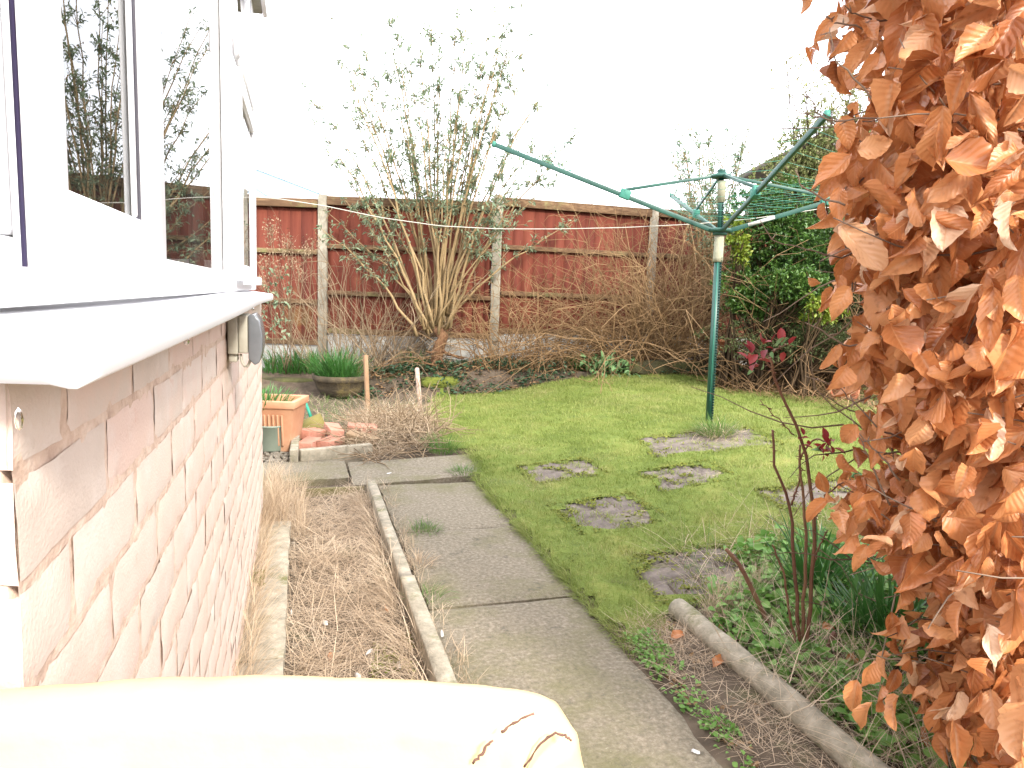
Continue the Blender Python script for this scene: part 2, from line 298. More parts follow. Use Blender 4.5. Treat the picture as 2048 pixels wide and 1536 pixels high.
# ---------------- leaf / blade templates ----------------
def leaf_t(n=4,m_=2,L=1.,Wd=.4,fold=.25,droop=.3,tip=1.,wave=0.,ple=0.,npl=7,serr=0.,seed=0):
    g=np.random.default_rng(seed); ph=g.uniform(0,6,4)
    t=np.linspace(0,1,n+1); s=np.linspace(-1,1,m_+1)
    w_=Wd/2*np.sin(math.pi*t**.8)**.75*(1-.15*(t>.5)*(t-.5)); w_[0]=.02*Wd; w_[-1]=.0
    if serr: w_=w_*(1+serr*np.where(np.arange(n+1)%2,1,-1))
    T,Sg=np.meshgrid(t,s,indexing='ij'); x=T*L; y=Sg*w_[:,None]
    z=fold*np.abs(Sg)*w_[:,None]*2-droop*T**2*L*.5+wave*L*np.sin(T*7+ph[0]+Sg*1.5)*np.abs(Sg)**1.5
    if ple: z=z+ple*L*np.cos((T-.3*np.abs(Sg))*math.pi*2*npl)*np.minimum(1,np.abs(Sg)*2)*np.sin(math.pi*T)
    x=x-droop*.25*T**2*L
    v=np.stack([x,y,z],-1).reshape(-1,3); k=m_+1
    i=np.arange(n)[:,None]*k+np.arange(m_)[None]; q=np.stack([i,i+1,i+k+1,i+k],-1).reshape(-1,4)
    uv=np.stack([T,Sg],-1).reshape(-1,2); return v,q,uv
def frames(dirs,ups,scale):
    d=dirs/(np.linalg.norm(dirs,axis=1,keepdims=True)+1e-9); s_=np.cross(ups,d); s_/=np.linalg.norm(s_,axis=1,keepdims=True)+1e-9; u=np.cross(d,s_)
    return np.stack([d,s_,u],-1)*np.asarray(scale).reshape(-1,1,1)
def blades(mb,base,length,width,azi,lean,bend,rv,seg=3,upv=None):
    """curved grass blades: base Nx3, lean = initial tilt from vertical, bend = extra tilt along the blade"""
    N=len(base); length=np.broadcast_to(length,(N,)); width=np.broadcast_to(width,(N,)); 
    hx=np.stack([np.cos(azi),np.sin(azi),np.zeros(N)],-1); sx=np.stack([-np.sin(azi),np.cos(azi),np.zeros(N)],-1)
    fa=rng.uniform(0,6.28,N); wd=sx*np.cos(fa)[:,None]*.8+hx*np.sin(fa)[:,None]*.3+sx*.2
    P=[base.copy()]; p=base.copy()
    for i in range(seg):
        a=lean+bend*(i+.5)/seg; st=(hx*np.sin(a)[:,None]+np.array([0,0,1.])*np.cos(a)[:,None])*(length/seg)[:,None]; p=p+st; P.append(p)
    V=[]
    for i in range(seg):
        wi=width*(1-.5*(i/seg)**2)/2
        V+= [P[i]-wd*wi[:,None],P[i]+wd*wi[:,None]]
    V.append(P[seg]); V=np.stack(V,1); k=2*seg+1; off=(np.arange(N)*k)[:,None,None]
    q=np.array([[2*i,2*i+1,2*i+3,2*i+2] for i in range(seg-1)]).reshape(-1,4); t=np.array([[2*seg-2,2*seg-1,2*seg]])
    mb.add(V.reshape(-1,3),q=(q[None]+off).reshape(-1,4) if seg>1 else None,t=(t[None]+off).reshape(-1,3),r=np.repeat(rv,k))
def inpoly(x,y,poly):
    poly=np.asarray(poly); c=np.zeros(np.shape(x),bool); j=len(poly)-1
    for i in range(len(poly)):
        xi,yi=poly[i]; xj,yj=poly[j]
        c^=((yi>y)!=(yj>y))&(x<(xj-xi)*(y-yi)/(yj-yi+1e-12)+xi); j=i
    return c
def wander(p,d,L,n=6,rad=.004,curl=.35,grav=0.,up=0.):
    pts=[np.array(p,float)]; d=np.array(d,float); d/=np.linalg.norm(d)
    for i in range(n):
        d=d+rng.normal(0,curl/n**.5,3)+np.array([0,0,up-grav])/n; d/=np.linalg.norm(d); pts.append(pts[-1]+d*L/n)
    return np.array(pts)

# ================= SETTING =================
# ground sheet
def ground():
    xs=np.unique(np.concatenate([np.linspace(-300,-8,14),np.arange(-8,9,.12),np.linspace(9,300,14)])); ys=np.unique(np.concatenate([np.linspace(-300,-3,12),np.arange(-3,12,.12),np.linspace(12,600,20)]))
    X,Y=np.meshgrid(xs,ys,indexing='ij'); Z=H(X,Y)+.006*vnoise(X,Y,.15)
    ww=X*RW[0]+Y*RW[1]; ll=X*DW[0]+Y*DW[1]
    Z=np.where((ww>.94)&(ww<1.3)&(ll<1.9),Z+.012,Z)
    Z=np.where((ww>.4)&(ww<.9)&(ll>-3)&(ll<4.8),-.035,Z)
    Z=np.where((ll>3.8)&(ll<4.6)&(ww<1.1),-.045,Z); Z=np.where((ww<-.02)&(ll<3.95),-.06,Z)
    i=np.arange(len(xs)-1)[:,None]*len(ys)+np.arange(len(ys)-1)[None]; k=len(ys)
    mb=MB(); mb.add(np.stack([X,Y,Z],-1),q=np.stack([i,i+k,i+k+1,i+1],-1).reshape(-1,4)); o=mb.build('ground',M['soil'],smooth=True); tag(o,kind='structure')
ground()
SLABS=[ # px corners on the lawn (world slabs): centre px, half sizes, rot, label
 ((1213,1030),.225,.225,.30,'stepping slab with a grid of scored grooves, the one nearest the middle of the lawn','s1'),
 ((1400,1150),.235,.235,.12,'large scored stepping slab at the front of the lawn, beside the right hand bed','s2'),
 ((1122,945),.22,.2,.25,'half moss covered stepping slab farthest left on the lawn','s3'),
 ((1372,955),.21,.19,.2,'cracked stepping slab half overgrown with moss, between the pole slab and the scored slab','s4'),
 ((1640,992),.25,.17,.1,'long worn slab partly behind the tall rose stem and beech leaves','s5'),
 ((1414,885),.39,.26,.05,'wide paving slab round the foot of the rotary dryer','s6')]
slabw=[]
for c,hx,hy,ra,lab,_ in SLABS:
    g=G(*c); slabw.append((g[0],g[1],hx,hy,ra))
def in_slab(x,y,gro=0.):
    c=np.zeros(np.shape(x),bool)
    for (sx,sy,hx,hy,ra) in slabw:
        ca,sa=math.cos(-ra),math.sin(-ra); dx=x-sx;dy=y-sy; u=dx*ca-dy*sa; v_=dx*sa+dy*ca
        wob=.05*vnoise(x,y,.11,3)+.025*vnoise(y,x,.04,5)
        c|=(np.abs(u)<hx+gro+wob-.035)&(np.abs(v_)<hy+gro+wob-.035)&((np.abs(u)/hx)**4+(np.abs(v_)/hy)**4<1.5)
    return c
lp=[(945,905),(890,900),(868,872),(850,840),(860,800),(872,778),(1000,762),(1150,750),(1300,747),(1420,750),(1500,768),(1600,783),(1750,815),(1950,850),(2200,900),(2200,1060),(1900,1090),(1700,1120),(1560,1165),(1480,1200),(1400,1225),(1345,1245),(1310,1290)]
LAWN=[G(*p)[:2] for p in lp]+[W(.955,l)[:2] for l in (1.8,2.0,2.4,2.8,3.2,3.6,4.0)]+[W(1.07,4.2)[:2],W(1.07,4.5)[:2]]
LAWN=np.array(LAWN)
def lawn():
    st=.035; x0,y0=LAWN.min(0)-.1; x1,y1=LAWN.max(0)+.1
    xs=np.arange(x0,x1,st); ys=np.arange(y0,y1,st); X,Y=np.meshgrid(xs,ys,indexing='ij')
    Z=H(X,Y)+.012+.006*vnoise(X,Y,.1,2)
    ok=inpoly(X+.03*vnoise(X,Y,.08,5),Y+.03*vnoise(Y,X,.08,6),LAWN)&~in_slab(X,Y,-.02)
    k=len(ys); i=np.arange(len(xs)-1)[:,None]*k+np.arange(k-1)[None]; o4=ok[:-1,:-1]&ok[1:,:-1]&ok[1:,1:]&ok[:-1,1:]
    q=np.stack([i,i+k,i+k+1,i+1],-1)[o4]
    mb=MB(); mb.add(np.stack([X,Y,Z],-1),q=q); tag(mb.build('lawn',M['turf'],smooth=True),kind='structure')
    # blades
    mb=MB()
    N=420000; x=rng.uniform(x0,x1,N); y=rng.uniform(y0,y1,N)
    ok=inpoly(x+.05*vnoise(x,y,.06,8),y+.05*vnoise(y,x,.06,9),LAWN)&(~in_slab(x,y,-.005)|(rng.random(N)<np.where(vnoise(x,y,.1,12)>.35,.5,.03)))
    D=np.hypot(x,y); px,py=project(np.stack([x,y,H(x,y)],-1))
    ok&=(rng.random(N)<np.clip(1.25-(D-2)*.13,.35,1.))&(px<2120)&(px>-50)
    bare=vnoise(x,y,.33,4)+.6*vnoise(x,y,.12,7); ok&=(rng.random(N)<np.clip(1.05-.6*(bare>.55),0,1))
    x=x[ok];y=y[ok];D=D[ok];n=len(x); print('lawn blades',n)
    tall=np.clip(vnoise(x,y,.25,1),0,1)
    L=(.018+.018*rng.random(n)+.022*tall*rng.random(n))*np.where(D>5,1.1,1.); wd=.0016+.00055*D
    az=rng.uniform(0,6.283,n); lean=rng.uniform(.1,1.,n); bend=rng.uniform(.1,1.,n)
    rv=np.clip(.4+.22*vnoise(x,y,.5,11)+.18*vnoise(x,y,.13,19)+rng.normal(0,.2,n)+.4*(rng.random(n)<.09),0,1)
    blades(mb,np.stack([x,y,H(x,y)+.008],-1),L,wd,az,lean,bend,rv,seg=2)
    # ragged longer fringe along the path edge and round slabs
    n=9000; l=rng.uniform(1.85,4.6,n); wv=.965+np.abs(rng.normal(0,.03,n))-.02; wv=np.where(l>3.9,1.08+rng.normal(0,.03,n),wv)
    p=wv[:,None]*RW+l[:,None]*DW; clump=rng.random(n)<.45+.5*vnoise(l,l*0,.12,2); p=p[clump]; n=len(p)
    az=np.arctan2(-RW[1],-RW[0])+rng.normal(0,.9,n)
    blades(mb,np.stack([p[:,0],p[:,1],np.zeros(n)+.004],-1),rng.uniform(.03,.075,n),.003,az,rng.uniform(.3,1.3,n),rng.uniform(.3,1.2,n),np.clip(rng.normal(.45,.25,n),0,1),seg=3)
    tag(mb.build('lawn_grass',M['grass']),'short mossy lawn grass with ragged edge along the concrete path','grass',kind='stuff')
lawn()
def slab(c,hx,hy,ra,lab,key):
    g=G(*c); nx=18
    u=np.linspace(-hx,hx,nx*2+1); v=np.linspace(-hy,hy,nx*2+1); U,V=np.meshgrid(u,v,indexing='ij')
    X=g[0]+U*math.cos(ra)-V*math.sin(ra); Y=g[1]+U*math.sin(ra)+V*math.cos(ra)
    Z=H(X,Y)+.009+.003*vnoise(X,Y,.05,3)+.0015*rng.normal(0,1,X.shape)
    if key in('s1','s2','s4'):   # scored like a basket of bricks
        cell=.115; a=np.floor((U+9)/(cell*2)).astype(int)+np.floor((V+9)/(cell*2)).astype(int)
        gr=np.minimum(np.abs(((U+9)%(cell*2))),np.abs(((V+9)%(cell*2))))<.011; inner=np.where(a%2==0,np.abs((U+9)%cell),np.abs((V+9)%cell))<.011
        Z-=.012*(gr|inner)
    edge=(np.abs(U)/hx>.97)|(np.abs(V)/hy>.97); Z[edge]-=.05
    k=U.shape[1]; i=np.arange(U.shape[0]-1)[:,None]*k+np.arange(k-1)[None]
    mb=MB(); mb.add(np.stack([X,Y,Z],-1),q=np.stack([i,i+k,i+k+1,i+1],-1).reshape(-1,4))
    o=mb.build('stepping_slab',M['slabstone'],loc=(g[0],g[1],g[2]),smooth=False); tag(o,lab,'stepping slab','paving slabs set in the lawn')
for s_ in SLABS: slab(*s_)
def slabmoss():
    mb=MB(); T0=np.array([[-.5,-.5,0],[.5,-.5,0],[.5,.5,.3],[-.5,.5,.1]])
    for (sx,sy,hx,hy,ra) in slabw:
        n=3600; u=rng.uniform(-1.05,1.05,n); v=rng.uniform(-1.05,1.05,n); e=1-np.maximum(np.abs(u),np.abs(v)); x=sx+u*hx*math.cos(ra)-v*hy*math.sin(ra); y=sy+u*hx*math.sin(ra)+v*hy*math.cos(ra)
        ok=(vnoise(x,y,.09,21)+.5*vnoise(x,y,.03,2)+rng.normal(0,.15,n)+ .9*np.exp(-e*7)+.25*(v>.2))>.66; x=x[ok];y=y[ok];n=len(x)
        if n: mb.inst(T0,[[0,1,2,3]],np.stack([x,y,H(x,y)+rng.uniform(.01,.024,n)],-1),frames(rng.normal(0,1,(n,3))*[1,1,.3],np.array([0,0,1.])+rng.normal(0,.4,(n,3)),rng.uniform(.004,.011,n)),np.clip(rng.normal(.6,.3,n),0,1))
    tag(mb.build('slab_moss',M['moss']),'moss creeping over the edges of the stepping slabs','moss',kind='stuff')
slabmoss()
# path slabs (kept as one structure: the path)
def slabgrid(mb,w0,w1,l0,l1,z=0.,skew=0.,st=.03,seed=1,h=.05):
    nu=max(2,int((w1-w0)/st)); nv=max(2,int((l1-l0)/st)); u=np.linspace(w0,w1,nu+1); v=np.linspace(l0,l1,nv+1); U,V=np.meshgrid(u,v,indexing='ij')
    e=np.zeros_like(U); e[0]=e[-1]=1; e[:,0]=e[:,-1]=1
    Z=z+.0025*vnoise(U,V,.2,seed)-.008*e
    Vv=V+skew*(U-w0)+.004*vnoise(U,V,.07,seed+1)*e; Uu=U+.004*vnoise(V,U,.06,seed+3)*e
    k=U.shape[1]; i=np.arange(U.shape[0]-1)[:,None]*k+np.arange(k-1)[None]
    top=np.stack([Uu,Vv,Z],-1); mb.add(top,q=np.stack([i,i+k,i+k+1,i+1],-1).reshape(-1,4),r=seed*.13%1)
    ring=np.concatenate([top[:,0],top[-1,1:],top[-2::-1,-1],top[0,-2:0:-1]]); n=len(ring); low=ring.copy(); low[:,2]-=h
    j=np.arange(n); mb.add(np.concatenate([ring,low]),q=np.stack([j,j+n,(j+1)%n+n,(j+1)%n],-1),r=seed*.13%1)
mb=MB()
for i,(a,b) in enumerate([(-1.2,.05),(.06,1.02),(1.03,2.274),(2.286,3.064),(3.074,3.868)]): slabgrid(mb,.412+.006*(i%2),.97-.01*(i%3),a,b,seed=i+1,z=.002*(i%2))
slabgrid(mb,-1.6,.262,3.882,4.36,seed=8,skew=.1); slabgrid(mb,.275,1.08,3.885,4.42,seed=9,skew=.14,z=.004)
tag(mb.build('path',M['concrete'],loc=(0,0,0),rot=ROT,smooth=False),kind='structure')
mb=MB()
for i,(a,b) in enumerate([(-.5,.9),(.91,2.03),(2.04,3.3)]): slabgrid(mb,-.205,-.05,a,b,z=.012,seed=12+i)
tag(mb.build('side_paving',M['edging'],rot=ROT),kind='structure')
# concrete edgings
def edging(l0,l1,w0,w1,z0,z1,lab,seed,rot=True,skew=0.):
    mb=MB(); n=max(2,int((l1-l0)/.06)); rr=(w1-w0)/2
    prof=[(-1,-1),(-1,.88),(-.86,1.),(0,1.),(.86,1.),(1,.88),(1,-1)]
    V=[]
    for i in range(n+1):
        l=l0+(l1-l0)*i/n
        for a,b in prof: V.append([(w0+w1)/2+a*rr+.0012*math.sin(l*7+seed)+skew*(l-l0),l,(z0+z1)/2+b*(z1-z0)/2+.002*math.sin(l*17+a)])
    k=len(prof); q=[[i*k+j,i*k+j+1,(i+1)*k+j+1,(i+1)*k+j] for i in range(n) for j in range(k-1)]
    mb.add(V,q=q,ng=[tuple(range(k)),tuple(n*k+np.arange(k))[::-1]])
    o=mb.build('edging_board',M['edging'],loc=((w0+w1)/2,l0,0),rot=ROT); tag(o,lab,'edging','concrete edgings along the beds'); return o
edging(.7,2.49,.345,.4,-.1,.035,'near concrete edging board between the straw filled bed and the path',1)
edging(2.497,3.865,.343,.392,-.1,.03,'far concrete edging board beside the straw filled bed, ending at the cross slab',2)
o=MB().box((.0,3.845,-.09),(.33,3.874,-.006)).build('board',M['mossboard'],loc=(.16,3.86,-.1),rot=ROT); tag(o,'olive moss stained board across the far end of the straw filled bed','board')
# short edging behind the cross slab (two pieces)
def bar(p0,p1,wd,h,lab,name='edging_board',m_='edging'):
    p0=np.array(p0);p1=np.array(p1); mb=MB(); mb.obox(p0+[0,0,h/2-.03],p1+[0,0,h/2-.03],wd,h+.06); o=mb.build(name,M[m_],loc=(p0+p1)/2*[1,1,0],bevel=.008); tag(o,lab,'edging','concrete edgings along the beds')
bar(W(-.01,4.5,0),W(.44,4.62,0),.05,.07,'short concrete edging in front of the loose bricks')
bar(W(-.045,4.47,0),W(-.03,5.3,0),.05,.075,'concrete edging running back beside the green pot')

# ================= HOUSE =================
house=empty('house',(-.18,.43,0),'white framed bay window on a low pink brick wall at the left','house',rot=ROT); house['_hx']=1
def hb(name,mat_,fn,parent=house,bevel=0.,smooth=False):
    mb=MB(); fn(mb); return mb.build(name,mat_,parent,bevel=bevel,smooth=smooth)
ZT=EYE-.058
# bricks
def bricks():
    mb=MB(); mo=MB()
    ch=.075; zt=EYE-.125; g=.0095
    def brickface(a0,a1,z0,z1,ax,r):
        nu=max(3,int((a1-a0)/.012)); nv=5
        u=np.linspace(a0,a1,nu+1); v=np.linspace(z0,z1,nv+1); U,V=np.meshgrid(u,v,indexing='ij')
        du=np.minimum(U-a0,a1-U); dv=np.minimum(V-z0,z1-V); e=np.minimum(du,dv)
        D=.0045*sm((e+.0025)/.004)+.0004*vnoise(U,V,.03,int(r*50))+.0007*vnoise(U,V,.09,int(r*90))+rng.normal(0,.00022,U.shape)+(r-.5)*.0012
        chip=(vnoise(U,V,.03,int(r*70)+3)>.6)&(e<.008); D=np.where(chip,D*.3,D)
        U2=U+.0011*vnoise(V,U,.04,int(r*40)); V2=V+.0013*vnoise(U,V,.05,int(r*33)+2)+.0005*vnoise(U,V,.014,int(r*20))
        P=np.stack([-.1848+D,U2,V2],-1) if ax=='w' else np.stack([U2,.4355-D,V2],-1)
        k=nv+1; i=np.arange(nu)[:,None]*k+np.arange(nv)[None]; q=np.stack([i,i+k,i+k+1,i+1],-1).reshape(-1,4)
        if ax!='w': q=q[:,::-1]
        mb.add(P,q=q,r=r)
    for c in range(-1,14):
        z1=zt-ch*c-g/2; z0=z1-ch+g
        if c==-1: z1=min(z1,ZT+.04)
        
        l=.43-(.1077 if c%2 else 0.)
        while l<3.25:
            a0=max(l+g/2,.431); a1=min(l+.2155-g/2,3.25)
            if a1-a0>.02: brickface(a0,a1,z0,z1,'w',rng.random())
            l+=.2155
        l=-.18
        l+=.0 if c%2 else -.1125+.0
        x=-.18
        ln=.1025 if c%2==0 else .215
        brickface(x-ln,x-.0005,z0,z1,'l',rng.random()); x-=ln+g
        while x>-1.5: brickface(x-.215,x,z0,z1,'l',rng.random()); x-=.225
    mb.build('brick_face',M['brick'],house,smooth=True)
    # mortar core, joints slightly proud and ragged
    u=np.arange(.436,3.25,.012); v=np.arange(-.1,ZT+.02,.008); U,V=np.meshgrid(u,v,indexing='ij'); P=np.stack([-.1825+.0011*vnoise(U,V,.05,3)+.0006*vnoise(U,V,.016,5)+rng.normal(0,.0002,U.shape),U,V],-1)
    k=len(v); i=np.arange(len(u)-1)[:,None]*k+np.arange(k-1)[None]; mo.add(P,q=np.stack([i,i+k,i+k+1,i+1],-1).reshape(-1,4))
    mo.box((-1.5,.4345,-.1),(-.189,3.246,ZT+.02))
    mo.build('mortar',M['mortar'],house)
bricks()
def sillf(mb):
    ls=np.linspace(.388,3.17,60)
    prof=[(-.24,-.022),(-.205,-.0255),(-.13,-.034),(-.1245,-.037),(-.123,-.041),(-.123,-.058),(-.125,-.0605),(-.13,-.0605),(-.14,-.0585),(-.24,-.0595)]
    V=[]
    for l in ls:
        sg=-.0025*math.sin((l-.38)*2.6); 
        for a,z in prof: V.append([a+.0012*math.sin(l*5),l,EYE+z+sg])
    k=len(prof); q=[[i*k+j,(i+1)*k+j,(i+1)*k+(j+1)%k,i*k+(j+1)%k] for i in range(len(ls)-1) for j in range(k)]
    mb.add(V,q=q,ng=[tuple(range(k)),tuple((len(ls)-1)*k+np.arange(k))[::-1]])
    mb.box((-1.5,.388,EYE-.0595),(-.2395,.49,EYE-.0255))
hb('window_sill',M['pvc'],sillf,smooth=False)
# window frame: rails and mullions
Zg=EYE+.032; ZTOP=EYE+1.17
def fr(mb):
    mb.box((-.226,.46,EYE-.0215),(-.2,3.2,EYE+.028))          # bottom rail
    mb.box((-.226,.46,EYE+1.12),(-.2,3.2,ZTOP))
    mb.box((-.226,.46,EYE+.0282),(-.2,.52,EYE+1.1198)); mb.box((-.226,1.0,EYE+.0282),(-.2,1.075,EYE+1.1198)); mb.box((-.226,2.09,EYE+.0282),(-.2,2.2,EYE+1.1198)); mb.box((-.226,2.9,EYE+.0282),(-.1995,3.2,EYE+1.1198))
    mb.box((-1.5,.4605,EYE-.0215),(-.2605,.5,EYE+.1)); mb.box((-.33,.4605,EYE+.1),(-.2605,.5,ZTOP))
    mb.box((-1.5,3.15,EYE-.0215),(-.2605,3.2,EYE+.1))
hb('window_frame',M['pvc'],fr,bevel=.004)
def bead(mb):
    mb.box((-.224,1.0755,EYE+.0285),(-.214,1.09,EYE+1.119)); mb.box((-.224,2.076,EYE+.0285),(-.214,2.0895,EYE+1.119)); mb.box((-.224,1.0902,EYE+.0285),(-.2145,2.0758,EYE+.036))
    mb.box((-.199,2.104,EYE-.02),(-.1975,2.116,EYE+1.12)) 
hb('glazing_bead',M['pvc'],bead,bevel=.002)
for la,lb in ((2.118,2.13),(2.985,3.0)): hb('gasket',M['gasket'],lambda mb:mb.box((-.1994,la,EYE+.03),(-.1985,lb,EYE+1.12)))
pn=hb('window_pane',M['glass'],lambda mb: mb.add([[-.225,1.088,EYE+.03],[-.225,2.077,EYE+.03],[-.225,2.077,EYE+1.12],[-.225,1.088,EYE+1.12]],q=[[0,1,2,3]]))
# near sash
def sash(l0,l1,z0,z1,w0,st,parent=house,name='opening_sash',tilt=0.):
    def f(mb):
        mb.box((w0-.035,l0,z0),(w0,l0+st,z1)); mb.box((w0-.035,l1-st,z0),(w0,l1,z1)); mb.box((w0-.035,l0+st+.0003,z0),(w0-.0004,l1-st-.0003,z0+st*.85)); mb.box((w0-.035,l0+st+.0003,z1-st),(w0-.0004,l1-st-.0003,z1))
    s=hb(name,M['pvc'],f,bevel=.005); return s
sA=hb('opening_sash',M['pvc'],lambda mb:(mb.box((-.2,.498,EYE+.007),(-.19,.598,EYE+1.1)),mb.box((-.2,.893,EYE+.012),(-.19,1.02,EYE+1.1)),mb.box((-.2,.5983,EYE+.007),(-.1905,.8927,EYE+.073)),mb.box((-.2,.5983,EYE+1.03),(-.1905,.8927,EYE+1.1)),mb.box((-.1975,.842,EYE+.0735),(-.1915,.8535,EYE+1.0295)),mb.box((-.19,.62,EYE+.008),(-.184,.985,EYE+.022))),bevel=.004)
MB().box((-.1975,.5985,EYE+.0735),(-.1935,.602,EYE+1.0295)).box((-.1975,.8537,EYE+.0733),(-.1965,.8925,EYE+1.0297)).box((-.1925,.4948,EYE+.007),(-.1893,.4975,EYE+1.1)).build('gasket',M['gasket'],sA)
MB().add([[-.198,.59,EYE+.072],[-.198,.9,EYE+.072],[-.198,.9,EYE+1.031],[-.198,.59,EYE+1.031]],q=[[0,1,2,3]]).build('pane',M['glass'],sA)
# far sash and the ajar top light over it
sB=sash(2.2,2.9,EYE+.012,EYE+.64,-.178,.06); MB().add([[-.19,2.255,EYE+.05],[-.19,2.845,EYE+.05],[-.19,2.845,EYE+.6],[-.19,2.255,EYE+.6]],q=[[0,1,2,3]]).build('pane',M['glass'],sB)
MB().box((-.178,2.2,EYE+.0),(-.158,2.9,EYE+.03)).build('drip_strip',M['pvc'],sB,bevel=.004)
def vent(mb):
    for (a,b) in ((2.2,2.25),(2.85,2.9)):
        v=[[-.2,a,EYE+1.1],[-.2,b,EYE+1.1],[-.235,b,EYE+1.1],[-.235,a,EYE+1.1],[-.182,a,EYE+.68],[-.182,b,EYE+.68],[-.2,b,EYE+.67],[-.2,a,EYE+.67]]
        mb.add(v,q=[[0,1,2,3],[7,6,5,4],[0,4,5,1],[1,5,6,2],[2,6,7,3],[3,7,4,0]])
    v=[[-.184,2.25,EYE+.73],[-.184,2.85,EYE+.73],[-.2,2.85,EYE+.72],[-.2,2.25,EYE+.72],[-.1825,2.25,EYE+.68],[-.1825,2.85,EYE+.68],[-.199,2.85,EYE+.67],[-.199,2.25,EYE+.67]]
    mb.add(v,q=[[0,1,2,3],[7,6,5,4],[0,4,5,1],[1,5,6,2],[2,6,7,3],[3,7,4,0]])
sC=hb('top_light',M['pvc'],vent); MB().add([[-.192,2.25,EYE+.73],[-.192,2.85,EYE+.73],[-.215,2.85,EYE+1.1],[-.215,2.25,EYE+1.1]],q=[[0,1,2,3]]).build('pane',M['glass'],sC)
hb('soffit',M['soffit'],lambda mb: mb.box((-.45,.2,ZTOP+.002),(-.165,3.27,ZTOP+.03)))
hb('fascia',M['pvc'],lambda mb: mb.box((-.163,.2,ZTOP-.004),(-.145,3.29,ZTOP+.17)))
hb('roof',M['shed'],lambda mb: mb.add([[-.12,.2,ZTOP+.172],[-.12,3.3,ZTOP+.172],[-2.5,3.3,ZTOP+1.],[-2.5,.2,ZTOP+1.],[-.12,.2,ZTOP+.152],[-.12,3.3,ZTOP+.152],[-2.5,3.3,ZTOP+.98],[-2.5,.2,ZTOP+.98]],q=[[0,1,2,3],[7,6,5,4],[0,4,5,1],[1,5,6,2],[2,6,7,3],[3,7,4,0]]))
hb('interior_wall',M['room'],lambda mb:(mb.box((-2.3,.3,-.1),(-2.25,3.4,ZTOP+.9)),mb.box((-2.25,3.21,.0),(-.34,3.25,ZTOP)),mb.box((-2.24,.3,ZTOP+.035),(-.28,3.25,ZTOP+.05)),mb.box((-2.24,.5,EYE-.4),(-.3,3.14,EYE-.38))))
def curt(mb):
    l=np.linspace(.62,1.0,60); 
    for (a,b) in ((2.45,2.6),):
        l=np.linspace(a,b,80); wv=-.36+.02*np.sin(l*95)+.008*np.sin(l*41); V=np.stack([np.repeat(wv,2),np.repeat(l,2),np.tile([EYE-.2,EYE+1.1],80)],-1); q=[[2*i,2*i+1,2*i+3,2*i+2] for i in range(79)]; mb.add(V,q=q)
hb('curtain',M['curtain'],curt,smooth=True)
# drops of water under the sill
for i,(px,py,ww_,lab) in enumerate([(27,795,-.128,'water drop hanging at the left end of the white sill'),(372,672,-.128,'water drop hanging from the middle of the white sill'),(506,615,-.128,'small water drop near the far end of the white sill')]):
    L_=ww_*1420/(px-602)*1.0; 
    p=W(ww_/1.043,(L_-.275*ww_)/.958,EYE-.0605); mb=MB(); s_=.0019 if i==0 else .0035; mb.lathe([(.0001,.002),(s_*.7,0),(s_,-.004),(s_*.7,-.0075),(.0001,-.0085)],p,12); tag(mb.build('water_drop',M['water'],loc=p,smooth=True),lab,'water drop','water drops under the sill')
# outdoor socket on the brick wall
def rbox(a,b,name,m_,parent,bev=.004,rot=0): return MB().box(a,b).build(name,m_,parent,bevel=bev)
Ls=.18*1420/(602-447)
sk=empty('outdoor_socket',(-.17,1.86,.86),'cream weatherproof socket with a grey hinged lid on the brick wall','socket',rot=ROT); sk['_hx']=1
M['creambox']=mat('aged_cream_plastic',[(.3,.28,.22),(.42,.4,.33)],.5,12,.1,60,patch=((.2,.19,.15),20,.62,.7)); M['greylid']=mat('clear_grey_lid',[(.08,.085,.09),(.16,.17,.18)],.2,4,spec=.6)
rbox((-.177,1.70,.902),(-.152,1.84,1.0),'back_box',M['creambox'],sk); rbox((-.1515,1.704,.905),(-.128,1.836,.997),'front_plate',M['creambox'],sk)
mb=MB(); pr=[(-.127,.892),(-.127,.998),(-.112,1.0),(-.1,.985),(-.093,.95),(-.094,.915),(-.1,.885),(-.112,.878)]
V=[[a,l,z] for l in (1.7,1.842) for a,z in pr]; k=len(pr); mb.add(V,q=[[j,(j+1)%k,k+(j+1)%k,k+j] for j in range(k)],ng=[tuple(range(k))[::-1],tuple(k+np.arange(k))]); mb.build('lid',M['greylid'],sk,bevel=.003)
rbox((-.176,1.71,.882),(-.155,1.76,.9015),'gland',M['creambox'],sk)
th=np.linspace(0,math.pi,12); MB().tube(np.stack([np.full(12,-.135)-.012*np.cos(th),np.full(12,1.72),.902-.03*np.sin(th)],-1),.0035,7).build('cable_clip',M['creambox'],sk,smooth=True)

